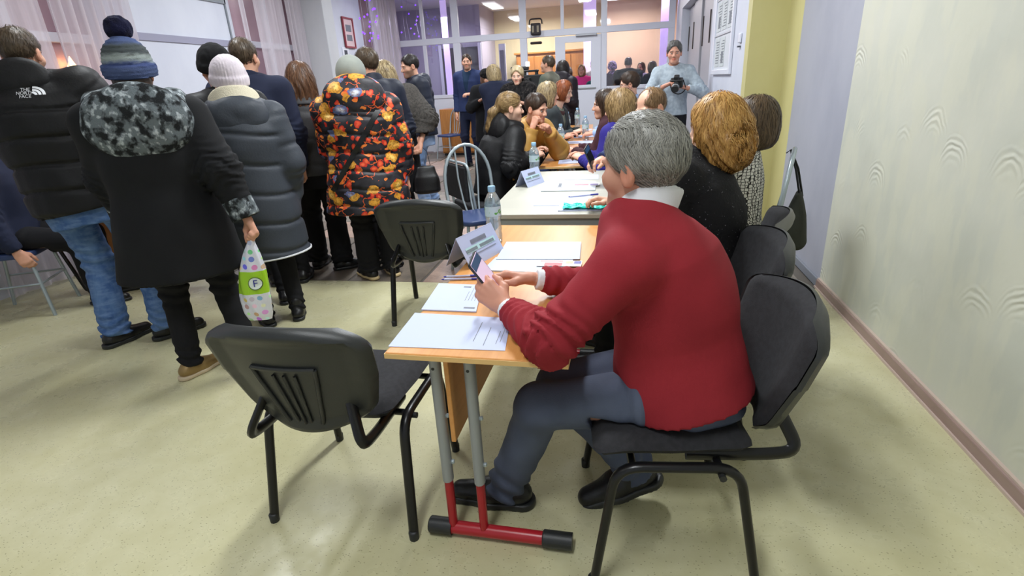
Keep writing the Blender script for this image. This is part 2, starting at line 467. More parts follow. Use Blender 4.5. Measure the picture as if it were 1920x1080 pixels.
# ---- left wall with windows, curtains and pillar
def wallseg(a, b, z0=0, z1=ZC, mat=WHITEWALL, lab='white wall panel between the curtained windows on the left'):
    return struct('wall_left', MB().box((XL-0.2, a, z0), (XL, b, z1)), mat, lab, 'wall')
wallseg(YB, 1.6, lab='white left wall near the photographer')
wallseg(4.75, 6.7, lab='white wall panel with grey rails between two curtained windows')
wallseg(8.4, 10.45, lab='white left wall beside the pillar carrying the red framed picture')
for i, (a, b) in enumerate(((1.6, 4.75), (6.7, 8.4), (10.45, YP))):
    wl = struct('wall_left', MB().box((XL-0.2, a, 0), (XL, b, 0.8)), WHITEWALL, ['white parapet below the nearest window', 'white parapet below the middle window', 'white parapet below the farthest window'][i], 'wall')
    w = MB().box((XL-0.16, a, 0.8), (XL-0.12, b, ZC)).build('window_%d' % (i+1), NIGHT)
    tag(w, ['pinkish window with white bars behind sheer curtains on the far left', 'pinkish window behind sheer curtains left of the pillar', 'pinkish window behind sheer curtains beyond the pillar'][i], 'window', kind='structure')
    n = max(2, round((b-a)/0.8))
    for k in range(n+1):
        yy = a+(b-a)*k/n
        MB().box((XL-0.12, yy-0.035, 0.8), (XL-0.06, yy+0.035, ZC)).build('window_bar', PVC, w, bevel=0.006)
    for zz in (0.83, 2.06 if i else 1.98, 3.2):
        MB().box((XL-0.125, a, zz-0.04), (XL-0.065, b, zz+0.04)).build('window_bar', PVC, w, bevel=0.006)
    MB().box((XL-0.12, a, 0.77), (XL+0.12, b, 0.8)).build('window_sill', PVC, w, bevel=0.006)
RAIL = M('grey_lilac_rail', c(150, 150, 172), 0.5)
struct('trim_1', MB().box((XL, 4.8, 2.0), (XL+0.015, 6.6, 2.07)), RAIL, 'lilac grey rail across the white wall panel', 'trim')
struct('trim_2', MB().box((XL, 4.8, 2.48), (XL+0.02, 6.62, 2.56)), M('grey_rail', c(136, 142, 150), .5), 'upper grey rail across the white wall panel', 'trim')
struct('trim_3', MB().box((XL, 6.60, 0), (XL+0.02, 6.62, ZC)), M('grey_rail', c(136, 142, 150), .5), 'thin grey vertical strip at the edge of the white wall panel', 'trim')
def curtain(a, b, lab, x=XL+0.16, amp=0.035, pitch=0.13, spread=0.0, ztop=3.1):
    ph = RND.uniform(0, 6)
    def fn(u, v):
        yy = a+(b-a)*u; z = ztop*(1-v)+0.03
        w = amp*math.sin(yy/pitch*2*PI+ph+0.6*math.sin(yy*9))*(0.6+0.4*v)+0.012*math.sin(yy*61+v*3)
        return (x+w, yy+spread*v*math.sin(yy*3+ph), z)
    n = int((b-a)/pitch*12)+4
    mb = MB(); mb.grid(fn, n, 10)
    o = mb.build('curtain', SHEER, smooth=180, fix=False)
    return tag(o, lab, 'curtain', None)
curtain(1.7, 3.0, 'sheer pinkish curtain at the near end of the far left window')
curtain(3.05, 4.10, 'thin sheer curtain over the window bars behind the man in the black puffer', pitch=0.22, amp=0.02)
curtain(4.15, 4.95, 'gathered sheer curtain behind the pompom hat', pitch=0.10, amp=0.045)
curtain(6.66, 6.78, 'pinkish curtain edge beside the white wall panel', pitch=0.08)
curtain(6.95, 7.66, 'sheer curtain over the window left of the pillar', pitch=0.2, amp=0.025)
curtain(7.7, 8.3, 'white gathered curtain touching the pillar', pitch=0.1, amp=0.04)
curtain(10.5, 11.9, 'white gathered curtain between red framed picture and glass partition', pitch=0.16, amp=0.05)
yq = Xp(551, 40, XL)[1]; xq = Yp(602, 0, yq)[0]; yr = Xp(636, 100, xq)[1]
struct('wall_pillar', MB().box((XL, yq, 0), (xq, max(yr, yq+0.3), ZC)), GREYP, 'pale grey square pillar standing against the left wall', 'pillar', bevel=0.008)
pf = thing('picture_frame', 'small red framed certificate on the left wall beyond the pillar', 'picture', tuple(Xp(652, 62, XL)+np.array([0.01, 0, 0])))
MB().box((0, -0.17, -0.22), (0.012, 0.17, 0.22)).build('certificate', M('pink_certificate', c(222, 196, 196), .5), pf)
for (a, b, d, e) in ((-.2, -.17, -.25, .25), (.17, .2, -.25, .25), (-.17, .17, -.25, -.22), (-.17, .17, .22, .25)):
    MB().box((0, a, d), (0.03, b, e)).build('frame_bar', M('dark_red_frame', c(140, 44, 56), .4), pf, bevel=.004)
MB().box((0.012, -.1, .02), (0.015, .1, .13)).box((0.012, -.1, -.13), (0.015, .1, -.03)).build('print', INK, pf)
fw = thing('wall_plate', 'small white plate with a dark square on the wall below the red framed picture', 'wall plate', tuple(Xp(648, 100, XL)))
MB().box((0, -.12, -.1), (.012, .12, .1)).build('plate', PVC, fw, bevel=.004)
MB().box((.012, -.06, -.06), (.015, .05, .05)).build('dark_square', INKD, fw)

# ---- glass partition at the far end of the hall
pt = thing('glass_partition', 'white framed glass partition with doors closing the far end of the hall', 'partition', (0, YP, 0))
def pbar(x0, x1, z0, z1, d=0.06, nm='frame_bar'):
    return MB().box((x0, -d/2, z0), (x1, d/2, z1)).build(nm, PVC, pt, bevel=0.006)
px = lambda x, yy=75: Yp(x, yy, YP)[0]
ZT, ZS = 2.29, 1.2
posts = [(px(738), px(746)), (px(792), px(798)), (px(849), px(862)), (px(975), px(988)), (px(1127), px(1138)), (px(1252), px(1264))]
for a, b in posts: pbar(a, b, 0, ZC)
pbar(px(1051, 30), px(1057, 30), ZT, ZC, 0.05)
pbar(posts[0][0], posts[-1][1], ZT-0.06, ZT+0.06, 0.07)
pbar(posts[0][0], posts[-1][1], ZC-0.12, ZC, 0.07)
for i in range(5):
    a, b = posts[i][1], posts[i+1][0]
    if i == 3: continue
    pbar(a, b, ZS-0.05, ZS+0.02, 0.09, 'sill_bar')
    MB().box((a, -0.02, 0.02), (b, 0.02, ZS-0.05)).build('lower_panel', PVC, pt, bevel=0.004)
    MB().box((a, -0.006, ZS+0.02), (b, 0.006, ZT-0.06)).build('pane', GLASS, pt)
    MB().box((a, -0.006, ZT+0.06), (b, 0.006, ZC-0.12)).build('pane', GLASS, pt)
a, b = posts[3][1], posts[4][0]
mx_ = px(1054, 30)
for q0, q1 in ((a, mx_-0.03), (mx_+0.03, b)):
    MB().box((q0, -0.006, ZT+0.06), (q1, 0.006, ZC-0.12)).build('pane', GLASS, pt)
MB().box((a, -0.006, 1.22), (px(1040), 0.006, ZT-0.06)).build('pane', GLASS, pt)
MB().box((a, -0.02, 0.02), (px(1040), 0.02, 1.22)).build('lower_panel', PVC, pt, bevel=.004)
d0, d1 = px(1041), posts[4][0]
leaf = MB().box((d0, -0.05, 0.02), (d0+0.2, 0, ZT-0.08)).box((d1-0.2, -0.05, 0.02), (d1, 0, ZT-0.08)).box((d0+0.2, -0.05, 0.02), (d1-0.2, 0, 1.27)).box((d0+0.2, -0.05, ZT-0.2), (d1-0.2, 0, ZT-0.08)).build('door_leaf', PVC, pt)
MB().box((d0+0.2, -0.03, 1.27), (d1-0.2, -0.02, ZT-0.2)).build('pane', GLASS, leaf)
MB().box((d0+0.12, -0.075, 1.19), (d1-0.1, -0.05, 1.22)).build('push_bar', STEEL, leaf, bevel=.005)
MB().box((d1-0.5, -0.12, ZT-0.10), (d1-0.08, -0.05, ZT-0.06)).build('door_closer', M('closer_metal', c(150, 152, 158), .35, .6), leaf, bevel=.006)
# emblem hanging on the partition and sign under it
em = thing('wall_lantern', 'dark ornamental lantern fixed to the partition transom', 'lantern', tuple(Yp(1005, 66, YP-0.08)))
IRON = M('dark_iron', c(52, 46, 48), 0.5, 0.4, bump=.4, bs=60)
MB().prism([(-.1, -.06), (.1, -.06), (.1, .06), (-.1, .06)], 0, .22).build('lantern_body', IRON, em, bevel=.02)
MB().tube(bend([(-.13, 0, .2), (-.12, 0, .3), (.12, 0, .3), (.13, 0, .2)], .06), .014).build('hanging_bow', IRON, em, smooth=60)
for xx in (-.05, .05):
    MB().box((xx-.02, -.075, .05), (xx+.02, -.06, .17)).build('lantern_window', M('lantern_glass', c(150, 140, 120), .3), em)
MB().box((-.12, -.05, -.17), (.12, .02, -.12)).build('dark_plate', IRON, em, bevel=.02)

# ---- lobby behind the glass
struct('wall_lobby', MB().box((-6.5, YE, 0), (-0.45, YE+0.1, ZC)), CREAMW, 'cream yellow lobby wall seen through the partition', 'wall')
struct('wall_lobby', MB().box((-0.45, YE-0.4, 0), (2.8, YE-0.3, ZC)), PEACH, 'peach lobby wall seen through the right pane', 'wall')
struct('wall_lobby', MB().box((1.75, YP, 0), (1.85, YE, ZC)), LILAC, 'lilac side wall of the lobby', 'wall')
struct('wall_lobby', MB().box((-6.6, YP, 0), (-6.5, YE, ZC)), LILAC, 'lilac left wall of the lobby', 'wall')
lw = struct('wall_lobby', MB().box((-6.5, 14.6, 0), (-3.6, 14.7, ZC)), LILAC, 'lilac cross wall of the lobby with a dark doorway', 'wall')
MB().box((-3.62, 14.55, 0), (-3.5, YE, ZC)).build('wall_end', LILAC, lw)
struct('ceiling', MB().box((-6.6, YP, ZC), (2.8, YE+0.1, ZC+0.1)), CEILM, 'white lobby ceiling behind the glass', 'ceiling')
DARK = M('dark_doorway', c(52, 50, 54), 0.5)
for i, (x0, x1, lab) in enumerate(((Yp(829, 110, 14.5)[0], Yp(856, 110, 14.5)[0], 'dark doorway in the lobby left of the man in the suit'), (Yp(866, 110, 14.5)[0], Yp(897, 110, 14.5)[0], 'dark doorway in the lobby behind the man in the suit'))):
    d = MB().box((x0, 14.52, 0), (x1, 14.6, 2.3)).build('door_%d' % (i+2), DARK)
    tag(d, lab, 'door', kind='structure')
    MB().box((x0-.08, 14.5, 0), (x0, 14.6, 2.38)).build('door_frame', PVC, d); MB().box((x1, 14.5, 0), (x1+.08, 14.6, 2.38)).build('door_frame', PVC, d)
d = MB().box((Yp(936, 110, 14.2)[0], 14.2, 0), (Yp(948, 110, 14.2)[0], 14.26, 2.3)).build('door_4', PVC)
tag(d, 'narrow white framed open door leaf in the lobby', 'door', kind='structure')
MB().box((Yp(938, 110, 14.2)[0], 14.17, 0.9), (Yp(945, 110, 14.2)[0], 14.2, 2.15)).build('pane', M('door_pane_grey', c(110, 108, 124), .2), d)
for i, xx in enumerate((Yp(834, 60, 13.4)[0], Yp(1107, 60, 15.6)[0], Yp(1249, 60, 13.2)[0])):  # first strip is a glow put in for a reflection in the glass
    yy = (13.4, 15.3, 13.2)[i]
    o = MB().box((xx-(.07, .16, .12)[i], yy, .9 if i != 1 else 1.0), (xx+(.07, .16, .12)[i], yy+.05, ZC)).build('light_strip', VIOLETP)
    tag(o, ['violet glowing strip added for a reflection in the left pane', 'violet lit strip beside the peach wall', 'violet lit strip at the right end of the partition'][i], 'light strip')
cb = thing('cabinet', 'low orange wooden cabinet against the lobby wall', 'cabinet', (-1.8, YE-0.4, 0))
MB().box((-1.0, -.25, 0), (1.0, .35, 2.08)).build('body', CABW, cb, bevel=.01)
for k in range(4): MB().box((-.97+k*.49, -.27, .05), (-.97+k*.49+.46, -.25, 2.02)).build('door', CABW, cb, bevel=.006)
MB().box((-1.05, -.3, 2.08), (1.05, .36, 2.13)).build('top_board', CABW, cb, bevel=.008)
def ceiling_lamp(x, yy, lab, z=ZC, L=1.2, W=.3, rz=0):
    t = thing('ceiling_lamp', lab, 'lamp', (x, yy, z), rz)
    MB().box((-W/2-.02, -L/2-.02, -.06), (W/2+.02, L/2+.02, 0)).build('housing', PVC, t, bevel=.006)
    MB().box((-W/2, -L/2, -.07), (W/2, L/2, -.06)).build('diffuser', LAMP, t)
for i, (lx, ly) in enumerate(LIGHT_SPOTS):
    ceiling_lamp(lx, ly, ['ceiling lamp above the near desk', 'ceiling lamp above the near left floor', 'ceiling lamp above the ivory table', 'ceiling lamp above the standing queue', 'ceiling lamp above the far desks', 'ceiling lamp above the middle left window', 'ceiling lamp nearest the glass partition on the right', 'ceiling lamp nearest the glass partition on the left'][i])
ceiling_lamp(0.15, 15.2, 'bright rectangular ceiling lamp in the lobby behind the right pane', L=1.2, W=.3, rz=PI/2)
fx = thing('fairy_lights', 'cluster of violet fairy lights hanging at the curtain beyond the pillar', 'fairy lights', (XL+0.3, 10.2, 2.2))
fx2 = thing('fairy_lights', 'violet fairy lights shining behind the top left partition pane', 'fairy lights', (-5.0, 13.0, 2.4))
def bulbs(parent, n, sx, sy, sz):
    for q in range(4):
        xx, yy = RND.uniform(-sx, sx), (q-1.5)/1.5*sy
        MB().tube([(xx, yy, -.1), (xx*.8, yy+.01, sz*.5), (xx, yy, ZC-parent.location.z)], .0025, 5).build('light_wire', M('clear_wire', c(190, 186, 200), .4), parent)
    for i in range(n):
        p = (RND.uniform(-sx, sx), RND.uniform(-sy, sy), RND.uniform(-.1, sz))
        MB().lathe([(0.002, -.018), (.014, -.01), (.018, 0), (.014, .01), (.002, .018)], 6, p).build('bulb', VIOLET, parent)
bulbs(fx, 26, .04, .35, .9); bulbs(fx2, 26, .5, .3, .8)
cd = tag(MB().lathe([(.004, -.04), (.03, -.015), (.035, .01), (.018, .05), (.003, .09)], 10, (0, 0, 0)).build('warm_reflection', WARML, smooth=60), 'small added glow for a warm reflection in the far left window', 'bulb')  # glowing body added in place of a warm reflection on the glass
cd.location = Xp(136, 126, XL-.06)
MB().box((-.07, -.012, -.012), (-.02, .012, .012)).build('glow_holder', PVC, cd)  # added holder tying the reflection glow to the window bar

# ================================================================== FURNITURE
# seated places found from where each head is seen
H_GO, H_BO, H_BA, H_LB, H_DH = Yp(1340, 236, 2.5), Yp(1412, 228, 3.32), Yp(1220, 204, 3.75), Yp(1160, 202, 4.35), Yp(1134, 196, 4.95)
BOX, BOY = .70, 3.38
def office_chair(label, loc, rz, shell=BLKP2, group='black office chairs'):
    t = thing('office_chair', label, 'chair', (loc[0], loc[1], 0), rz, group)
    # seat: rounded cushion with waterfall front
    def seat_pt(u, v, top):
        x = (u-.5); yv = (v-.5)
        w = 0.47-0.03*max(0, -yv*2)
        X, Yq = x*w, yv*0.43+0.02
        ex = max(0, abs(x)*2-.8)/.2; ey = max(0, abs(yv)*2-.82)/.18
        e = min(1, math.hypot(ex, ey))
        X *= 1-.05*ey*ey*1; Yq *= 1-.04*ex*ex
        d = .034*math.sqrt(max(0, 1-e*e))
        zc = .448-.018*max(0, yv*2-.5)**2*4+.012*(x*2)**2
        return (X, Yq, zc+d*.85 if top else zc-d*.95)
    mb = MB(); mb.grid(lambda u, v: seat_pt(u, v, True), 15, 15); mb.grid(lambda u, v: seat_pt(u, v, False), 15, 15)
    mb.build('seat', BLKF, t, smooth=70)
    # backrest: tapered pad, curved in plan, reclined
    def bk(u, v):
        z = v; x = (u-.5)*2
        half = np.interp(z, [0, .12, .5, .85, 1], [.165, .200, .236, .246, .232])
        zz = .442+.384*z-(.02*x*x if z > .5 else 0)*z+(.035*x*x)*(1-z)
        yb = -.262-.10*z+.055*x*x
        # round the corners
        if v > .8: half *= 1-.22*((v-.8)/.2)**3
        if v < .2: half *= 1-.12*((.2-v)/.2)**2
        return np.array([x*half, yb, zz]), np.array([-.42*x, .93, .24])
    def pad(u, v, s):
        p, n = bk(u, v); e = min(1, math.hypot(max(0, abs(u-.5)*2-.78)/.22, max(0, abs(v-.5)*2-.78)/.22))
        n = n/np.linalg.norm(n)
        d = .030*math.sqrt(max(0, 1-e*e))
        return p+n*(d if s else 0)
    mb = MB(); mb.grid(lambda u, v: pad(u, v, 1), 17, 17); mb.grid(lambda u, v: pad(u, v, 0), 17, 17)
    br = mb.build('backrest', BLKF, t, smooth=70)
    def sh(u, v):
        p, n = bk(u*1.04-.02, v*1.03-.015); n = n/np.linalg.norm(n)
        e = max(abs(u-.5)*2, abs(v-.5)*2)
        rim = .010 if e > .80 else -.004
        return p-n*(.012+rim*(1 if e < .97 else -.5)), n
    mb = MB(); mb.grid(sh, 25, 25, thick=.012)
    s_ = mb.build('back_shell', shell, br, smooth=50)
    def ribline(u0, v0, u1, v1, r=.006):
        pts = []
        for k in range(9):
            q = k/8; p, n = bk(u0+(u1-u0)*q, v0+(v1-v0)*q); n = n/np.linalg.norm(n); pts.append(p-n*.018)
        return pts
    for (a, b, d, e, r) in ((.3, .66, .7, .66, .007), (.3, .66, .36, .10, .007), (.7, .66, .64, .10, .007), (.43, .6, .45, .12, .005), (.5, .6, .5, .1, .005), (.57, .6, .55, .12, .005)):
        MB().tube(ribline(a, b, d, e), r, 6).build('shell_rib', shell, s_, smooth=60)
    for sx in (-1, 1):
        path = bend([(sx*.262, .235, .012), (sx*.245, .175, .415), (sx*.245, -.15, .415), (sx*.262, -.225, .012)], .07, 6)
        MB().tube(path, .0135, 10, squash=1.25).build('leg_frame', BLKM, t, smooth=60)
        for yy in (.236, -.226):
            MB().lathe([(.016, 0), (.017, .03), (.013, .034)], 10, (sx*.262, yy, 0)).build('foot_cap', BLKP, t, smooth=50)
        p0, n0 = bk(.5+sx*.36, .10)
        path = bend([(sx*.19, -.02, .418), (sx*.19, -.23, .418), (sx*.19, -.318, .43), tuple(p0+np.array([0, -.008, .07]))], .05, 6)
        MB().tube(path, .013, 8, squash=1.5).build('back_bracket', BLKM, t, smooth=60)
        MB().tube([(sx*.225, -.10, .40), (sx*.272, -.10, .40)], .010, 8).build('bolt_knob', BLKP, t, smooth=50)
    for yy in (.13, -.10):
        MB().tube([(-.245, yy, .408), (.245, yy, .408)], .011, 8).build('cross_bar', BLKM, t, smooth=60)
    return t
chair_a = office_chair('black office chair in the left foreground seen from behind', (-0.905, 1.50), math.radians(-1), group='black office chairs')
def chair_copy(label, loc, rz):
    n = copy_tree(chair_a); n['label'] = label; n.location = (loc[0], loc[1], 0); n.rotation_euler = (0, 0, rz); return n
chair_copy('empty black office chair standing behind the far left corner of the beech desk', (-1.13, 3.12), math.radians(3))
chair_copy('black office chair the man in the red sweater sits on', (0.155, 1.465), math.radians(96))
chair_copy('empty black office chair between the red sweater and the curly blonde woman', (0.24, 2.06), math.radians(95))
office_chair('office chair with worn grey plastic back under the woman with curly golden hair', (0.36, 2.50), math.radians(78), GRYP)

def cafe_chair(label, loc, rz, seatm=BLUES, group='grey hoop-back chairs', hb=.97):
    t = thing('cafe_chair', label, 'chair', (loc[0], loc[1], 0), rz, group)
    mb = MB(); mb.prism(rrect(.40, .40, .09), .435, .475); mb.build('seat', seatm, t, bevel=.012, seg=3, smooth=60)
    n = 14; path = [(-.175, -.15, .43), (-.185, -.20, .5), (-.19, -.225, .62)]
    for k in range(n+1):
        a = PI-PI*k/n; path.append((.19*math.cos(a), -.24-.03*math.sin(a), .70+(hb-.70)*math.sin(a)))
    path += [(.19, -.225, .62), (.185, -.20, .5), (.175, -.15, .43)]
    MB().tube(path, .0135, 10).build('back_hoop', SILV, t, smooth=60)
    for xx, zz in ((-.085, .905), (0, .925), (.085, .905)):
        MB().tube([(xx*.55, -.165, .44), (xx*.75, -.215, .55), (xx*.95, -.245, .72), (xx, -.268, zz-.93+hb-.005)], .0075, 8).build('back_spindle', SILV, t, smooth=60)
    for sx in (-1, 1):
        MB().tube([(sx*.16, .16, .44), (sx*.205, .205, 0)], .0125, 8).build('leg', SILV, t, smooth=60)
        MB().tube([(sx*.165, -.15, .44), (sx*.205, -.225, 0)], .0125, 8).build('leg', SILV, t, smooth=60)
    MB().tube([(-.185, .185, .24), (.185, .185, .24)], .008, 6).build('stretcher', SILV, t, smooth=60)
    for sx in (-1, 1): MB().tube([(sx*.186, .185, .24), (sx*.19, -.19, .24)], .008, 6).build('stretcher', SILV, t, smooth=60)
    return t
cafe_a = cafe_chair('grey hoop-back chair with blue seat standing empty beside the ivory table', (-1.03, 3.90), math.radians(-146))
def cafe_copy(label, loc, rz):
    n = copy_tree(cafe_a); n['label'] = label; n.location = (loc[0], loc[1], 0); n.rotation_euler = (0, 0, rz); return n
cafe_copy('grey hoop-back chair with a dark handbag hung on it', (BOX, BOY), math.radians(73))
cafe_copy('small grey hoop-back chair by the far partition beside the man in the suit', (-3.42, 10.9), math.radians(150))
cafe_copy('grey chair with blue seat cut off at the left picture edge', (-4.27, 2.95), math.radians(-62))
cafe_copy('grey hoop-back chair under the woman in the mustard jacket', (-0.945, 5.11), math.radians(-128))

for lab_, lo_, a_ in (('grey hoop-back chair under the balding man', (H_BA[0]+.14, H_BA[1]), 78), ('grey hoop-back chair under the woman in violet blue', (H_LB[0]+.13, H_LB[1]), 66), ('grey hoop-back chair under the woman with long dark hair', (H_DH[0]+.14, H_DH[1]), 82),
                      ('grey hoop-back chair under the man with glasses', (.215, 6.62), 84), ('grey hoop-back chair under the woman with blond streaks', (-.995, 6.215), -78), ('grey hoop-back chair under the auburn-haired woman', (-.875, 6.865), -104)):
    cafe_copy(lab_, lo_, math.radians(a_))
# chair of the ponytailed woman: black padded back on a silver tube
pc = thing('padded_chair', 'black padded chair with silver tube rim under the ponytailed woman', 'chair', (-1.12, 4.42, 0), math.radians(-52))
MB().prism(rrect(.46, .44, .08), .42, .48).build('seat', BLKF, pc, bevel=.015, seg=3, smooth=60)
MB().box((-.22, -.26, .52), (.22, -.22, .80)).build('backrest', BLKF, pc, bevel=.015, seg=3)
MB().tube(bend([(-.24, -.19, .42), (-.24, -.24, .82), (.24, -.24, .82), (.24, -.19, .42)], .05), .012, 8).build('back_tube', SILV, pc, smooth=60)
for sx in (-1, 1):
    for sy in (-1, 1): MB().tube([(sx*.2, sy*.18, .43), (sx*.23, sy*.22, 0)], .012, 8).build('leg', SILV, pc, smooth=60)

# ---- beech school desk in front
def school_desk(label, corners, group, z=.715, real=True):
    """corners: near left, near right, far right, far left on the floor plan"""
    (ax, ay), (bx_, by), (cx_, cy_), (dx_, dy_) = corners
    cx, cy = (ax+bx_+cx_+dx_)/4, (ay+by+cy_+dy_)/4
    w = ((bx_-ax)+(cx_-dx_))/2; L = ((dy_-ay)+(cy_-by))/2
    rz = math.atan2((ax+bx_)/2-(cx_+dx_)/2, (cy_+dy_)/2-(ay+by)/2)
    t = thing('school_desk', label, 'desk', (cx, cy, 0), rz, group)
    tp = MB().box((-w/2, -L/2, z-.018), (w/2, L/2, z)).build('desk_top', BEECH, t, bevel=.004)
    for (a, b) in (((-w/2-.001, -L/2-.0015, z-.0175), (w/2+.001, -L/2+.001, z-.003)), ((-w/2-.0015, -L/2, z-.0175), (-w/2+.001, L/2, z-.003)), ((w/2-.001, -L/2, z-.0175), (w/2+.0015, L/2, z-.003))):
        MB().box(a, b).build('edge_band', BEECHE, tp)
    MB().box((-w/2+.145, -L/2+.06, z-.33), (-w/2+.16, L/2-.06, z-.02)).build('modesty_panel', BEECH, t, bevel=.003)
    for sy in (-1, 1):
        yy = sy*(L/2-.075)
        fb = MB().tube([(-w/2+.09, yy, .031), (w/2-.03, yy, .031)], .022, 12).build('foot_bar', REDM, t, smooth=60)
        for x0, x1 in ((-w/2+.03, -w/2+.11), (w/2-.10, w/2-.005)):
            MB().tube([(x0, yy, .031), (x0+.004, yy, .031), (x1, yy, .031)], [.024, .028, .028], 14).build('end_cap', BLKP, fb, smooth=40)
        for xx in (-w/2+.115, -w/2+.22):
            MB().tube([(xx, yy, .04), (xx, yy, .26)], .0175, 12, squash=.8).build('lower_leg', REDM, t, smooth=60)
            lg = MB().tube([(xx, yy, .23), (xx, yy, z-.02)], .0215, 12, squash=.8).build('upper_leg', STEEL, t, smooth=60)
            for zz in (.30, .47): MB().lathe([(.003, -.006), (.007, -.004), (.007, .004), (.003, .006)], 8, (xx+.021, yy-.0, zz)).build('screw', SILV, lg)
            MB().tube([(xx, yy-.0215, z-.075), (xx, yy-.017, z-.075)], .005, 8).build('bolt_hole', BLKP, lg)
    MB().tube([(-w/2+.12, -L/2+.09, z-.05), (-w/2+.12, L/2-.09, z-.05)], .013, 8).build('rail', STEEL, t, smooth=60)
    for yy in (L/2-.18, L/2-.26):
        MB().tube(bend([(w/2-.03, yy, z-.02), (w/2-.03, yy, z-.09), (w/2+.0, yy, z-.10), (w/2+.005, yy, z-.07)], .015, 4), .003, 6).build('bag_hook', SILV, t, smooth=60)
    return t
dq = [tuple(G(*q, .715)[:2]) for q in ((708, 660), (1080, 683), (1118, 422), (945, 422))]
desk1 = school_desk('beech school desk with red feet in the foreground', dq, 'beech school desks')
# ---- ivory office table
wt = thing('office_table', 'ivory topped table with grey end panel behind the beech desk', 'table', (-.36, 3.42, 0), 0)
MB().box((-.335, -.70, .725), (.335, .70, .75)).build('table_top', WTOP, wt, bevel=.004)
MB().box((-.31, -.685, 0), (.31, -.66, .725)).build('end_panel', GREYL, wt, bevel=.003)
MB().box((-.31, .66, 0), (.31, .685, .725)).build('end_panel', GREYL, wt, bevel=.003)
MB().box((-.10, -.66, .25), (-.08, .66, .725)).build('modesty_panel', GREYL, wt, bevel=.003)
far_y = [(4.62, 5.95), (6.05, 7.4), (7.5, 8.85)]
for i, (a, b) in enumerate(far_y):
    x0, x1 = (-.70, -.17) if i == 0 else ((-.80, -.26) if i == 1 else (-.92, -.38))
    n = copy_tree(desk1)
    n['label'] = ['beech desk right behind the ivory table', 'beech desk in the middle of the far row', 'beech desk at the end of the row near the partition'][i]
    n.location = ((x0+x1)/2, (a+b)/2, 0); n.rotation_euler = (0, 0, math.radians(2))

# ---- table behind the queue, far left
lt = thing('dark_table', 'wooden table on black metal frame behind the queue at the left', 'table', (-3.56, 3.62, 0), math.radians(4))
MB().box((-.92, -.33, .72), (.92, .33, .75)).build('table_top', BEECH, lt, bevel=.004)
for sx in (-1, 1):
    MB().tube(bend([(sx*.85, -.3, .72), (sx*.62, -.3, .02), (sx*.62, .3, .02), (sx*.85, .3, .72)], .03, 3), .014, 6).build('leg_frame', BLKM, lt, smooth=60)
MB().box((-.7, -.02, .2), (.7, .0, .6)).build('modesty_panel', CABW, lt)
# low cabinet beside the far chair
sc_ = thing('side_cabinet', 'low brown wooden cabinet by the far left of the partition', 'cabinet', (-3.1, 11.55, 0), 0)
MB().box((-.62, -.25, .05), (.45, .3, .95)).build('body', CABW, sc_, bevel=.01)
for k in range(2): MB().box((-.6+k*.52, -.265, .08), (-.1+k*.52, -.25, .92)).build('door', CABW, sc_, bevel=.006)
MB().box((-.6, -.2, 0), (.43, .28, .05)).build('plinth', BLKP, sc_)

# ================================================================== IMPLICIT-SURFACE TOOLKIT FOR FIGURES
def smin(a, b, k):
    h = np.maximum(k-np.abs(a-b), 0)/k
    return np.minimum(a, b)-h*h*k*0.25
def smax(a, b, k): return -smin(-a, -b, k)
def cap(P, a, b, ra, rb):
    a = np.asarray(a, float); ba = np.asarray(b, float)-a
    pa = P-a; t = np.clip(pa@ba/(ba@ba+1e-12), 0, 1)
    return np.sqrt(((pa-t[:, None]*ba)**2).sum(1))-(ra+(rb-ra)*t)
def ell(P, cc, r):
    q = P-np.asarray(cc, float); r = np.asarray(r, float)
    k0 = np.sqrt(((q/r)**2).sum(1)); k1 = np.sqrt(((q/(r*r))**2).sum(1))+1e-9
    return k0*(k0-1)/k1
def wob(P, f, seed, n=5):
    rg = np.random.RandomState(seed); s = 0
    for i in range(n):
        d = rg.normal(size=3); d /= np.linalg.norm(d)
        s = s+np.sin(P@(d*f*rg.uniform(.6, 1.5))+rg.uniform(0, 6.28))
    return s/n
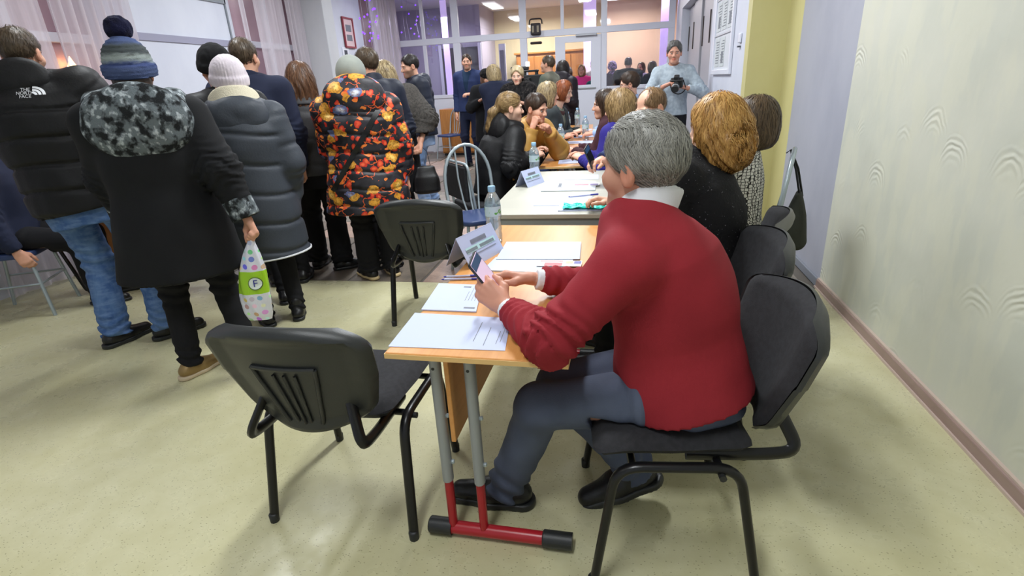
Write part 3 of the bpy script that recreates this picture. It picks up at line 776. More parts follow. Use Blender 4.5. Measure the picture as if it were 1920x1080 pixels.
def surface(f, lo, hi, h):
    lo = np.array(lo, float)-4*h; hi = np.array(hi, float)+4*h
    n = np.ceil((hi-lo)/(4*h)).astype(int)
    ax = [lo[i]+(4*np.arange(n[i])+1.5)*h for i in range(3)]
    g = np.stack(np.meshgrid(*ax, indexing='ij'), -1).reshape(-1, 3)
    D = f(g)
    m = np.abs(D) < 6.0*h
    F = np.where(D > 0, 1.0, -1.0).astype(np.float32).reshape(n)
    F = F.repeat(4, 0).repeat(4, 1).repeat(4, 2)
    idx = np.argwhere(m.reshape(n))*4
    o = np.stack(np.meshgrid(*[np.arange(4)]*3, indexing='ij'), -1).reshape(-1, 3)
    I = (idx[:, None, :]+o[None]).reshape(-1, 3)
    F[I[:, 0], I[:, 1], I[:, 2]] = f(lo+I*h)
    S = F < 0
    cnt = np.zeros(np.array(S.shape)-1, np.uint8)
    for a in (0, 1):
        for b in (0, 1):
            for d in (0, 1):
                cnt += S[a:S.shape[0]-1+a, b:S.shape[1]-1+b, d:S.shape[2]-1+d]
    act = (cnt > 0) & (cnt < 8)
    A = np.argwhere(act); N = len(A)
    idm = np.full(act.shape, -1, np.int32); idm[A[:, 0], A[:, 1], A[:, 2]] = np.arange(N)
    cs = [(a, b, d) for a in (0, 1) for b in (0, 1) for d in (0, 1)]
    V = {q: F[A[:, 0]+q[0], A[:, 1]+q[1], A[:, 2]+q[2]] for q in cs}
    pos = np.zeros((N, 3)); w = np.zeros(N)
    for q in cs:
        for k in range(3):
            if q[k] == 0:
                r = list(q); r[k] = 1; r = tuple(r)
                x = (V[q] < 0) != (V[r] < 0)
                t = V[q]/(V[q]-V[r]+1e-12)
                p = np.array(q, float)[None].repeat(N, 0); p[:, k] = t
                pos[x] += p[x]; w[x] += 1
    verts = lo+(A+pos/np.maximum(w, 1)[:, None])*h
    faces = []
    for k in range(3):
        i1, i2 = [(1, 2), (2, 0), (0, 1)][k]
        sl0 = [slice(None)]*3; sl1 = [slice(None)]*3
        sl0[k] = slice(0, -1); sl1[k] = slice(1, None)
        s0, s1 = S[tuple(sl0)], S[tuple(sl1)]
        E = np.argwhere(s0 != s1)
        ok = (E[:, i1] > 0) & (E[:, i2] > 0) & (E[:, i1] < S.shape[i1]-1) & (E[:, i2] < S.shape[i2]-1)
        E = E[ok]
        def cell(d1, d2):
            c_ = E.copy(); c_[:, i1] -= d1; c_[:, i2] -= d2
            return idm[c_[:, 0], c_[:, 1], c_[:, 2]]
        q = np.stack([cell(1, 1), cell(0, 1), cell(0, 0), cell(1, 0)], 1)
        fl = ~s0[E[:, 0], E[:, 1], E[:, 2]]
        q[fl] = q[fl][:, ::-1]
        faces.append(q)
    Fc = np.concatenate(faces)
    return verts, Fc[(Fc >= 0).all(1)]
def np_mesh(name, V, Fq, colors=None, cname='col'):
    me = bpy.data.meshes.new(name)
    Fq = np.asarray(Fq); n = len(Fq)
    me.vertices.add(len(V)); me.vertices.foreach_set('co', np.asarray(V, np.float32).ravel())
    me.loops.add(n*4); me.loops.foreach_set('vertex_index', Fq.astype(np.int32).ravel())
    me.polygons.add(n); me.polygons.foreach_set('loop_start', np.arange(0, n*4, 4, dtype=np.int32))
    me.polygons.foreach_set('use_smooth', np.ones(n, bool))
    me.update(calc_edges=True)
    if colors is not None:
        at = me.attributes.new(cname, 'FLOAT_COLOR', 'POINT')
        cc = np.ones((len(V), 4), np.float32); cc[:, :colors.shape[1]] = colors
        at.data.foreach_set('color', cc.ravel())
    return me
def grad(f, P, e=.003):
    g = np.stack([f(P+np.eye(3)[i]*e)-f(P-np.eye(3)[i]*e) for i in range(3)], 1)
    return g/(np.linalg.norm(g, axis=1)[:, None]+1e-9)
def strands(f, P, field, L, nseg, w, off, rg, wav=0.0, wf=60.0, jt=.22):
    """ribbons that follow a surface; returns verts, quads, per-vertex random"""
    N = len(P); pts = []; sides = []
    Ls = L*rg.uniform(.6, 1.2, N)[:, None]/nseg; offs = off*rg.uniform(.3, 1.5, N); ph = rg.uniform(0, 6.28, N)
    jit = rg.normal(size=(N, 3))*jt
    for s in range(nseg+1):
        n = grad(f, P); P = P-n*(f(P)-offs*(1-.35*s/nseg))[:, None]
        d = field(P)+jit
        d = d-n*(d*n).sum(1)[:, None]; d /= np.linalg.norm(d, axis=1)[:, None]+1e-9
        sd = np.cross(d, n)
        pts.append(P.copy()); sides.append(sd*w*(1-.75*s/nseg))
        P = P+d*Ls+(sd*(wav*np.cos(ph+s*wf/nseg))[:, None] if wav else 0)
    V = np.stack([np.stack([p-s, p+s], 1) for p, s in zip(pts, sides)], 1)     # N, seg, 2, 3
    base = np.arange(N)[:, None]*(nseg+1)*2+np.arange(nseg)[None]*2
    Q = np.stack([base, base+1, base+3, base+2], -1).reshape(-1, 4)
    r = rg.uniform(0, 1, N).repeat((nseg+1)*2)
    return V.reshape(-1, 3), Q, r

# ---- materials of figures
def f_skin(t):
    a = t.n('ShaderNodeVertexColor', props={'layer_name': 'col'})
    t.base(a, 0.48, 0, 0.4)
    t.set(t.b.inputs['Subsurface Weight'], 0.06); t.set(t.b.inputs['Subsurface Radius'], (0.02, 0.008, 0.004))
    t.bump(t.noise(t.obj(), 260, 3), 0.12, 0.001)
SKIN = MX('skin', f_skin)
def HAIR(name, ca, cb, rough=.42):
    def f(t):
        a = t.n('ShaderNodeVertexColor', props={'layer_name': 'rnd'})
        sx = t.n('ShaderNodeSeparateColor', Color=a)
        st = t.ramp(t.noise(t.obj((1, 1, .25)), 55, 3), .3, .7)
        t.base(t.mix(t.math('ADD', t.math('MULTIPLY', sx, .7), t.math('MULTIPLY', st, .3)), ca, cb), rough, 0, .4)
    return MX(name, f)
def CLOTH(name, col, col2=None, rough=.85, bump=.35, bs=380, ns=6, spec=.3, bd=.002):
    return M(name, col, rough, 0, col2, ns, bump, bs, spec, (1, 1, 1), bd)
EYEW = M('eye_white', c(188, 178, 170), .3); IRIS = M('eye_iris', c(58, 48, 42), .2)

def ik(a, b, l1, l2, hint):
    a, b, hint = np.array(a, float), np.array(b, float), np.array(hint, float)
    d = b-a; L = np.linalg.norm(d); u = d/(L+1e-9)
    Lc = min(L, (l1+l2)*.995)
    if L > Lc: b = a+u*Lc
    x = (l1*l1-l2*l2+Lc*Lc)/(2*Lc); hh = math.sqrt(max(l1*l1-x*x, 0))
    hp = hint-u*(hint@u); hp /= np.linalg.norm(hp)+1e-9
    return a+u*x+hp*hh, b
def rotm(yaw, pitch, roll):
    cy, sy = math.cos(yaw), math.sin(yaw); cp, sp = math.cos(pitch), math.sin(pitch); cr, sr = math.cos(roll), math.sin(roll)
    Rz = np.array([[cy, -sy, 0], [sy, cy, 0], [0, 0, 1]]); Rx = np.array([[1, 0, 0], [0, cp, -sp], [0, sp, cp]]); Ry = np.array([[cr, 0, sr], [0, 1, 0], [-sr, 0, cr]])
    return Rz@Rx@Ry
D2R = math.radians

def hand_caps(w, R, s, curl=.5, thumb=.5, k=1.0, spread=1.0):
    """w wrist, R columns: across(+ = thumb side), along fingers, back of hand"""
    out = []
    A = lambda x, yv, z: w+R@np.array([x, yv, z])*k
    fx = [.030, .010, -.010, -.029]; fl = [.068, .078, .072, .056]; base = [.085, .09, .086, .078]
    for i in range(4):
        b0 = np.array([fx[i]*.55, .0, 0]); b1 = np.array([fx[i], base[i], .004-.003*abs(i-1.5)])
        out.append((A(*b0), A(*b1), .0165*k, .0125*k))
        p = b1; ang = 0; yaw = (fx[i]*1.6)*spread
        for j, frac in enumerate((.45, .31, .24)):
            ang += curl*(1+.12*i)*(.9 if j == 0 else 1.15)
            d = np.array([math.sin(yaw)*math.cos(ang), math.cos(yaw)*math.cos(ang), -math.sin(ang)])*fl[i]*frac
            q = p+d
            out.append((A(*p), A(*q), (.0098-.0010*j)*k, (.0090-.0012*j)*k)); p = q
    p0 = np.array([.018, .018, -.006]); p1 = np.array([.046, .048, -.016-.010*thumb]); 
    d = np.array([.45-.5*thumb, .8, -.35*thumb]); d /= np.linalg.norm(d)
    p2 = p1+d*.036; d2 = d+np.array([-.35*thumb, .1, -.2*thumb]); d2 /= np.linalg.norm(d2); p3 = p2+d2*.028
    out += [(A(*p0), A(*p1), .0175*k, .0135*k), (A(*p1), A(*p2), .0125*k, .0105*k), (A(*p2), A(*p3), .0105*k, .0085*k)]
    out.append((A(-.018, .03, -.004), A(-.022, .06, -.006), .016*k, .013*k))
    return out
def caps_sdf(cs, k):
    def f(P):
        d = None
        for a, b, ra, rb in cs:
            q = cap(P, a, b, ra, rb); d = q if d is None else smin(d, q, k)
        return d
    return f
def bounds(cs):
    pts = np.array([a for a, b, _, _ in cs]+[b for a, b, _, _ in cs]); r = max(max(x[2], x[3]) for x in cs)
    return pts.min(0)-r, pts.max(0)+r

SK1 = np.array(c(214, 164, 138)[:3]); SK2 = np.array(c(204, 150, 126)[:3]); SK3 = np.array(c(222, 180, 156)[:3])
TORSO_T = [-.62, -.30, -.12, 0, .14, .28, .38, .45, .50, .54]
TORSO_A = [.175, .178, .180, .176, .165, .178, .186, .160, .095, .062]
TORSO_B = [.135, .135, .138, .132, .122, .130, .128, .105, .075, .060]

class Person:
    def __init__(s, label, loc, face, height=1.72, sit=None, lean=0.0, side=0.0, wid=1.0, dep=1.0, hd=(0, 0, 0), handR=None, handL=None,
                 elR=(.5, -.8, -.3), elL=(-.5, -.8, -.3), feet=None, kneeR=None, kneeL=None, skin=SK1, h=.010, face_on=False, female=False, slump=0.0,
                 neckf=.03, belly=0.0, beard=None, hcol=(60, 45, 35), headh=None, head_at=None, group=None, curl=(.45, .45), thumb=(.5, .5), handrot=(None, None), shd=0.0, heads=1.0):
        s.t = thing('person', label, 'person', (loc[0], loc[1], 0), D2R(face), group)
        s.loc = np.array([loc[0], loc[1], 0.0]); s.face = D2R(face); s.h = h
        k = s.k = height/1.75; s.wid = wid; s.dep = dep; s.skin = skin; s.belly = belly; s.slump = slump
        s.up = np.array([math.sin(D2R(side)), math.sin(D2R(lean)), math.cos(D2R(lean))*math.cos(D2R(side))]); s.up /= np.linalg.norm(s.up)
        s.rt = np.array([1.0, 0, 0]); s.rt -= s.up*(s.rt@s.up); s.rt /= np.linalg.norm(s.rt); s.fw = np.cross(s.up, s.rt)
        s.sit = sit
        pz = .945*k if sit is None else sit+.105*k
        s.pel = np.array([0, 0, pz]); s.neck = s.pel+s.up*.525*k
        if sit is not None and slump: s.neck = s.neck+s.fw*slump*.06
        sw = (.168 if female else .182)*k*wid
        s.sh = {1: s.neck-s.up*(.075+shd)*k+s.rt*sw, -1: s.neck-s.up*(.075+shd)*k-s.rt*sw}
        s.hip = {1: s.pel+np.array([.092*k*wid, 0, -.03*k]), -1: s.pel+np.array([-.092*k*wid, 0, -.03*k])}
        s.wr = {}; s.el = {}
        for sd, hw, eh in ((1, handR, elR), (-1, handL, elL)):
            tgt = s.loc_in(hw) if hw is not None else s.sh[sd]+s.rt*sd*.055+np.array([0, .06, -.53*k])
            s.el[sd], s.wr[sd] = ik(s.sh[sd], tgt, .295*k, .262*k, eh if hw is not None else (sd*.4, -1, 0))
        s.an = {}; s.kn = {}; s.toe = {}
        for i, sd in enumerate((1, -1)):
            if feet is not None and feet[i] is not None:
                fx, fy = feet[i][:2]; fz = feet[i][3] if len(feet[i]) > 3 else 0.0
                if len(feet[i]) > 4 and feet[i][4] == 'w':
                    q = s.loc_in((fx, fy, 0)); fx, fy = q[0], q[1]
                ta = D2R(feet[i][2]) if len(feet[i]) > 2 else D2R(-8*sd)
            elif sit is None: fx, fy, ta, fz = sd*.105*k, 0.0, D2R(-10*sd), 0.0
            else: fx, fy, ta, fz = sd*.12*k, .46*k, D2R(-6*sd), 0.0
            an = np.array([fx, fy, .085*k+fz])
            kh = (0, 1, .15) if sit is None else (sd*.05, .5, 1.0)
            kk = (kneeR, kneeL)[i]
            s.kn[sd], s.an[sd] = ik(s.hip[sd], an, .435*k, .425*k, kk if kk is not None else kh)
            s.toe[sd] = (ta, fz)
        R = rotm(D2R(hd[0]), D2R(hd[1]), D2R(hd[2]))
        s.HR = R; s.hk = k**.35*heads
        if head_at is not None: s.hc = s.loc_in(head_at)
        else: s.hc = s.neck+s.up*.03*k+np.array([0, neckf, .0])+R@np.array([0, .015, .114])*s.hk
        s.hcol = np.array(c(*hcol)[:3]); s.beard = beard
        s.build_body(face_on, curl, thumb, handrot)
    def loc_in(s, p):
        q = np.array(p, float)-s.loc; ca, sa = math.cos(-s.face), math.sin(-s.face)
        return np.array([ca*q[0]-sa*q[1], sa*q[0]+ca*q[1], q[2]])
    def hl(s, P): return ((P-s.hc)@s.HR)/s.hk          # to head frame
    def hw(s, p): return s.hc+s.HR@(np.array(p)*s.hk)
    def torso(s, P, da=0.0, db=0.0, tmin=-9, ttop=.54, A=TORSO_A, B=TORSO_B, flare=0.0):
        Q = P-s.pel; t = Q@s.up; k = s.k; tt = t/k
        x = Q@s.rt; yv = Q@s.fw
        a = np.interp(tt, TORSO_T, A)*k*s.wid+da; b = np.interp(tt, TORSO_T, B)*k*s.dep+db
        if flare: a = a+flare*np.maximum(0, .1-tt); b = b+flare*np.maximum(0, .1-tt)*.8
        bel = s.belly*np.exp(-((tt-.1)/.16)**2)
        yc = -s.slump*.055*np.sin(np.clip(tt/.5, 0, 1)*PI)+bel*.5
        if s.slump: yc = yc+s.slump*.06*np.clip((tt-.2)/.3, 0, 1)
        b = b+bel*.5
        r = np.sqrt((x/a)**2+((yv-yc)/b)**2); d = (r-1)*np.minimum(a, b)
        d = smax(d, t-ttop*k, .02)
        return (np.maximum(d, tmin*k-t) if tmin > -5 else d), t
    def head_sdf(s, P):
        q = s.hl(P)
        d = ell(q, (0, -.014, .03), (.074, .096, .090))
        d = smin(d, ell(q, (0, .022, -.05), (.055, .066, .068)), .05)
        d = smin(d, cap(q, (-.012, .072, -.096), (.012, .072, -.096), .018, .018), .035)
        ax = q.copy(); ax[:, 0] = np.abs(ax[:, 0])
        d = smin(d, ell(ax, (.042, .056, -.028), (.024, .026, .024)), .03)
        d = smin(d, ell(ax, (.026, .078, .019), (.028, .014, .009)), .016)
        d = smax(d, -ell(ax, (.031, .100, -.002), (.021, .020, .013)), .014)
        d = smin(d, cap(q, (0, .082, .008), (0, .106, -.030), .008, .0115), .012)
        d = smin(d, ell(ax, (.012, .094, -.034), (.008, .010, .007)), .008)
        d = smin(d, cap(ax, (.0, .0905, -.058), (.019, .083, -.060), .0065, .004), .007)
        d = smin(d, cap(ax, (.0, .0895, -.070), (.016, .083, -.068), .0075, .004), .007)
        e = ell(ax, (.079, -.010, -.010), (.011, .021, .034)); e = smax(e, -ell(ax, (.092, -.004, -.008), (.010, .012, .022)), .006)
        d = smin(d, e, .008)
        return d*s.hk
    def build_body(s, face_on, curl, thumb, handrot):
        k = s.k; hk = s.hk
        nb, nt = s.neck-s.up*.03*k, s.hw((0, -.022, -.07))
        def body(P):
            d, _ = s.torso(P, -.03, -.03, -.16)
            d = smin(d, cap(P, nb, nt, .060*hk, .052*hk), .05)
            d = smin(d, ell(P, s.hw((0, -.01, 0)), np.array([.06, .06, .07])*hk), .02)
            for sd in (1, -1):
                a = smin(cap(P, s.sh[sd], s.el[sd], .045*k, .036*k), cap(P, s.el[sd], s.wr[sd], .036*k, .024*k), .02)
                l = smin(cap(P, s.hip[sd], s.kn[sd], .070*k, .048*k), cap(P, s.kn[sd], s.an[sd], .046*k, .032*k), .02)
                d = smin(smin(d, a, .04), l, .03)
            return d
        pts = np.array([s.pel, s.neck, s.hc]+[v for m in (s.sh, s.el, s.wr, s.hip, s.kn, s.an) for v in m.values()])
        s.lo, s.hi = pts.min(0)-.2, pts.max(0)+.2
        hb = max(.016, s.h*1.6)
        V, F = surface(body, s.lo, s.hi, hb)
        C = np.tile(s.skin, (len(V), 1))
        Vs, Fs, Cs = [V], [F], [C]
        off = len(V)
        hh = max(.0042, s.h*.55) if face_on else max(.006, s.h*.7)
        def head(P):
            return smin(s.head_sdf(P), cap(P, nb, nt, .060*hk, .052*hk), .03)
        V, F = surface(head, np.minimum(s.hc-.14*hk, nb-.02), s.hc+.15*hk, hh)
        q = s.hl(V); C = np.tile(s.skin, (len(V), 1))
        ax = np.abs(q[:, 0])
        def paint(m, col, a): C[m] = C[m]*(1-a)+np.array(col)*a
        paint((ax < .022) & (q[:, 2] < -.052) & (q[:, 2] > -.076) & (q[:, 1] > .074), s.skin*np.array([.78, .42, .42]), .8)
        paint((ax > .012) & (ax < .048) & (q[:, 2] > .014+.004*np.cos(ax*60)) & (q[:, 2] < .025+.003*np.cos(ax*60)) & (q[:, 1] > .05), s.hcol, .75)
        paint(np.exp(-((ax-.042)/.02)**2-((q[:, 2]+.03)/.02)**2) > .5, s.skin*np.array([1.02, .8, .78]), .5)
        paint((np.abs(q[:, 0]) > .072) & (q[:, 1] < .02), s.skin*np.array([1.0, .78, .72]), .6)
        if s.beard: paint((q[:, 1] > -.01) & (q[:, 2] < -.038) & (q[:, 2] > -.13) & ~((ax < .022) & (q[:, 2] < -.052) & (q[:, 2] > -.076)), np.array(c(*s.beard)[:3]), .45)
        Vs.append(V); Fs.append(F+off); Cs.append(C); off += len(V)
        s.hands = {}
        for i, sd in enumerate((1, -1)):
            fa = s.wr[sd]-s.el[sd]; fa /= np.linalg.norm(fa)
            if handrot[i] is not None:
                along = s.dir_in(handrot[i][0]); back = s.dir_in(handrot[i][1])
            else:
                along = fa; back = np.array([sd*.9, .3, .2]) if s.wr[sd][2] < s.sh[sd][2]-.4*k else np.array([sd*.3, .1, 1.0])
            along = along/np.linalg.norm(along); back = back-along*(back@along); back /= np.linalg.norm(back)
            across = np.cross(along, back)          # right-handed: along x back
            # thumb side: for the right hand, thumb = back x along
            th = np.cross(along, back)*(-sd)
            R = np.stack([th, along, back], 1)
            cs = hand_caps(s.wr[sd]+along*.012, R, sd, curl[i], thumb[i], k*.98)
            cs.append((s.wr[sd]-fa*.05, s.wr[sd]+along*.02, .026*k, .022*k))
            lo, hi = bounds(cs)
            V, F = surface(caps_sdf(cs, .010), lo, hi, max(.0036, s.h*.5))
            Vs.append(V); Fs.append(F+off); Cs.append(np.tile(s.skin*np.array([1.0, .93, .92]), (len(V), 1))); off += len(V)
            s.hands[sd] = R
        me = np_mesh('body', np.concatenate(Vs), np.concatenate(Fs), np.concatenate(Cs))
        link('body', me, SKIN, s.t)
        if face_on:
            for sx in (-1, 1):
                p = s.hw((sx*.031, .0765, -.002)); r = .0122*hk
                fwd = s.HR[:, 1]
                v, fc = [], []
                nlat, nlon = 7, 10
                a1 = np.cross(fwd, [0, 0, 1.0]); a1 /= np.linalg.norm(a1); a2 = np.cross(a1, fwd)
                for la in range(nlat+1):
                    th = PI*.62*la/nlat
                    for lo_ in range(nlon):
                        ph = 2*PI*lo_/nlon
                        v.append(p+r*(fwd*math.cos(th)+(a1*math.cos(ph)+a2*.62*math.sin(ph))*math.sin(th)))
                mi = []
                for la in range(nlat):
                    for lo_ in range(nlon):
                        l2 = (lo_+1) % nlon
                        fc.append((la*nlon+lo_, la*nlon+l2, (la+1)*nlon+l2, (la+1)*nlon+lo_)); mi.append(1 if la < 2 else 0)
                mb = MB(); mb.add(v, fc); mb.mi = mi
                mb.build('eye', [EYEW, IRIS], s.t, smooth=80)
    def dir_in(s, d):
        ca, sa = math.cos(-s.face), math.sin(-s.face)
        return np.array([ca*d[0]-sa*d[1], sa*d[0]+ca*d[1], d[2]])
    # ---------------------------------------------------------------- clothing
    def put(s, name, f, lo, hi, mat, h=None, label=None, parent=None):
        V, F = surface(f, lo, hi, h or s.h)
        o = link(name, np_mesh(name, V, F), mat, parent or s.t)
        if label: o['label'] = label
        return o
    def top(s, name, mat, puff=.02, hem=None, quilt=None, wr=.006, wf=28, collar=None, hood=None, sleeve=0.0, flare=0.0, seed=1, qd=.012, cuff=None, label=None,
            sl_cut=0.0, vneck=None, hemz=None, hoodmat=None, shy=0.0, qarm=True, rib=None):
        k = s.k
        if hemz is not None: hem = (hemz-s.pel[2])/k
        hemt = hem if hem is not None else (-.10 if s.sit is None else -.07)
        def f(P):
            d, t = s.torso(P, puff, puff, flare=flare)
            if quilt:
                g = np.abs(((t+.02*np.sin(P[:, 0]*9))/quilt) % 1.0-.5)*2      # 1 at seam
                d = d+qd*np.exp(-((1-g)/.16)**2)-qd*.3
            sh = smin(cap(P, s.sh[1], s.neck-s.up*.03*k, .066*k+puff*.8, .07*k+puff*.5), cap(P, s.sh[-1], s.neck-s.up*.03*k, .066*k+puff*.8, .07*k+puff*.5), .03)
            d = smin(d, sh, .05)
            for sd in (1, -1):
                a, b, w = s.sh[sd], s.el[sd], s.wr[sd]
                fa = (w-b)/np.linalg.norm(w-b); we = w-fa*(.012+sl_cut)
                p2 = puff+sleeve
                u = cap(P, a, b, .060*k+p2, .050*k+p2); v = cap(P, b, we, .050*k+p2, .036*k+p2*.55)
                arm = smin(u, v, .03)
                if quilt and qarm:
                    L1 = np.linalg.norm(b-a)
                    ta = np.where(u < v, ((P-a)@(b-a))/L1, L1+((P-b)@fa))
                    g = np.abs((ta/quilt) % 1.0-.5)*2
                    arm = arm+qd*.8*np.exp(-((1-g)/.18)**2)-qd*.25
                else:
                    L1 = np.linalg.norm(b-a); ta = np.where(u < v, ((P-a)@(b-a))/L1, L1+((P-b)@fa))
                    fold = np.exp(-((ta-L1)/.10)**2)+.45*np.exp(-((ta-L1-.2)/.08)**2)
                    arm = arm+wr*1.3*fold*np.sin(ta*150+3*np.sin(P[:, 0]*31+P[:, 2]*23))
                arm = np.maximum(arm, (P-we)@fa-.012)
                d = smin(d, arm, .035)
            if wr: d = d+wr*(wob(P, wf, seed)+.6*wob(P*np.array([1, 1, .6]), wf*2.3, seed+9))
            d = np.maximum(d, (hemt*k)-t)
            # open neck
            d = smax(d, -cap(P, s.neck-s.up*.035*k+s.fw*.005, s.hw((0, -.01, -.09)), .057*s.hk, .060*s.hk), .012)
            if vneck:
                Q = P-(s.neck-s.up*.05*k); tt = Q@s.up; xx = np.abs(Q@s.rt); yy = Q@s.fw
                d = smax(d, -np.maximum(np.maximum(xx-(.012+np.clip((tt+vneck)/vneck, 0, 2)*.055), -yy+.02), -(tt+vneck)), .006)
            return d
        R_ = .20*max(s.wid, s.dep)+puff+max(0, flare*.7)+s.belly+.06*abs(s.slump)
        tp = np.array([s.pel+s.up*hemt*k, s.neck]); ap = np.array([m[x] for m in (s.sh, s.el, s.wr) for x in (1, -1)])
        lo = np.minimum(tp.min(0)-np.array([R_, R_, .05+R_*abs(s.up[1])]), ap.min(0)-.08-puff-max(sleeve, 0))
        hi = np.maximum(tp.max(0)+np.array([R_, R_, .10]), ap.max(0)+.08+puff+max(sleeve, 0))
        s.topf = f
        o = s.put(name, f, lo, hi, mat, label=label)
        s.topo = o
        if collar: s.collar(collar, mat, o)
        if hood: s.hood(hood, hoodmat or mat, o)
        if cuff:
            for sd in (1, -1):
                fa = s.wr[sd]-s.el[sd]; fa /= np.linalg.norm(fa); a = s.wr[sd]-fa*cuff[1]; b = s.wr[sd]-fa*(.0)
                rr = cuff[2]
                fc = lambda P: np.maximum(np.maximum(cap(P, a-fa*.05, b+fa*.05, rr, rr*.96), (P-b)@fa), -((P-a)@fa))
                s.put('cuff', fc, np.minimum(a, b)-rr-.01, np.maximum(a, b)+rr+.01, cuff[0], h=min(s.h, .006), parent=o)
        return o
    def collar(s, cfg, mat, parent):
        hgt, rad, th = cfg[:3]; mt = cfg[3] if len(cfg) > 3 else mat
        a = s.neck-s.up*.05*s.k; ax = (s.hw((0, -.015, -.1))-a); ax /= np.linalg.norm(ax)
        def f(P):
            q = P-a; t = q@ax; r = np.linalg.norm(q-t[:, None]*ax, axis=1)
            d = np.abs(r-(rad+.10*np.clip(.03-t, 0, .1)))-th
            y = q@s.fw
            top_ = hgt-.02*np.clip(y/.06, -1, 1)
            return smax(smax(d, t-top_, .01), -t-.03, .01)
        s.put('collar', f, a-rad-th-.09, a+rad+th+.09+hgt*.5, mt, h=min(s.h, .008), parent=parent)
    def hood(s, cfg, mat, parent):
        """lowered hood: (size, drop, back)"""
        sz, drop, back = cfg[:3]; k = s.k
        cpt = s.neck-s.fw*back-s.up*drop
        a = s.neck-s.up*.02*k
        ring = []
        for i in range(9):
            th = PI*(-.12+1.24*i/8)+PI
            ring.append(a+s.rt*math.cos(th)*(.105+sz*.25)+s.fw*(math.sin(th)*(.095+sz*.2)+.01)+s.up*(.02+.02*math.sin(th)))
        def f(P):
            d = ell((P-cpt)@np.stack([s.rt, s.fw, s.up], 1), (0, 0, 0), (.125+sz*.55, .055+sz*.25, .085+sz*.5))
            for i in range(8): d = smin(d, cap(P, ring[i], ring[i+1], .030+sz*.18, .030+sz*.18), .035)
            d = d+.006*wob(P, 40, 5)+.004*wob(P, 90, 6)
            return smax(d, -cap(P, s.neck-s.up*.04, s.hw((0, 0, .02)), .060*s.hk, .075*s.hk), .02)
        pts = np.array(ring+[cpt])
        return s.put('hood', f, pts.min(0)-.2, pts.max(0)+.2, mat, parent=parent)
    def pants(s, mat, r=.0, wr=.006, low=.03, bag=.0, seed=3, label=None, cut=None):
        k = s.k
        def f_stand(P):
            d, t = s.torso(P, r-.012, r-.010, -.20, .10)
            d = smax(d, t-.12*k, .02)
            for sd in (1, -1):
                a, b, e = s.hip[sd], s.kn[sd], s.an[sd]
                dn = (e-b)/np.linalg.norm(e-b); e2 = e+dn*(.055*k-low)
                u = cap(P, a, b, .088*k+r, .064*k+r); v = cap(P, b, e2, .062*k+r, .050*k+r+bag)
                L = smin(u, v, .03); tb = (P-b)@dn/np.linalg.norm(e-b)
                L = L+wr*1.2*np.exp(-((tb-1.0)/.22)**2)*np.sin(tb*52+5*np.sin(P[:, 0]*20))+wr*.9*np.exp(-(tb/.2)**2)*np.sin(tb*45+2*np.sin(P[:, 0]*25))
                L = smax(L, (P-e2)@dn-.004, .008)
                d = smin(d, L, .035)
            return d+wr*.6*wob(P, 26, seed)+wr*.4*wob(P, 60, seed+2)
        def f_sit(P):
            d, t = s.torso(P, r-.022, r-.020, -.17, .08)
            d = smax(d, (s.sit+.004)-P[:, 2], .015)
            for sd in (1, -1):
                a, b, e = s.hip[sd], s.kn[sd], s.an[sd]
                dn = (e-b)/np.linalg.norm(e-b); e2 = e+dn*(.055*k-low)
                u = cap(P, a, b, .088*k+r, .066*k+r); v = cap(P, b, e2, .064*k+r, .052*k+r+bag)
                tb = (P-b)@dn/np.linalg.norm(e-b); tu = (P-a)@(b-a)/((b-a)@(b-a))
                v = v+wr*np.exp(-((tb-1.0)/.25)**2)*np.sin(tb*40+4*np.sin(P[:, 0]*20))
                u = u+wr*1.2*np.exp(-((tu-.12)/.22)**2)*np.sin(tu*40+P[:, 0]*30)
                u = smax(u, np.where(tu < .62, (s.sit+.004)-P[:, 2], -1), .02)
                L = smin(u, v, .03); L = smax(L, (P-e2)@dn-.004, .008)
                d = smin(d, L, .04)
            return d+wr*.6*wob(P, 26, seed)+wr*.4*wob(P, 60, seed+2)
        f = f_stand if s.sit is None else f_sit
        pts = np.array([s.pel]+[m[x] for m in (s.hip, s.kn, s.an) for x in (1, -1)])
        lo = pts.min(0)-np.array([.2, .2, .10]); hi = pts.max(0)+np.array([.2, .2, .16])
        lo[2] = max(lo[2], .0)
        return s.put('trousers', f, lo, hi, mat, label=label)
    def shoes(s, mat, sole=None, k2=1.0, high=0.0, label=None, tilt=(0, 0)):
        for i, sd in enumerate((1, -1)):
            ta, fz = s.toe[sd]; a = s.an[sd]; k = s.k*k2
            fwd = np.array([-math.sin(ta), math.cos(ta), 0]); rt = np.array([math.cos(ta), math.sin(ta), 0])
            R0 = np.stack([rt, fwd, np.array([0, 0, 1.0])], 1)
            if tilt[i]:
                tl = D2R(tilt[i]); R0 = R0@np.array([[1, 0, 0], [0, math.cos(tl), -math.sin(tl)], [0, math.sin(tl), math.cos(tl)]])
            org = np.array([a[0], a[1], a[2]-.085*s.k])
            def f(P):
                q = (P-org)@R0/k
                d = cap(q, (0, -.045, .045), (0, .05, .042), .038, .042)
                d = smin(d, cap(q, (0, .05, .036), (-.004, .155, .030), .042, .034), .03)
                d = smin(d, cap(q, (0, -.015, .05), (0, -.01, .085+high), .040, .040), .025)
                return smax(d, .012-q[:, 2], .006)*k
            R_ = R0
            pts = org+np.array([[x, yv, z] for x in (-.06, .06) for yv in (-.10, .21) for z in (0, .13+high)])@R0.T*k
            so_h = min(s.h, .007)
            o = s.put('shoe', f, pts.min(0), pts.max(0), mat, h=so_h, label=label)
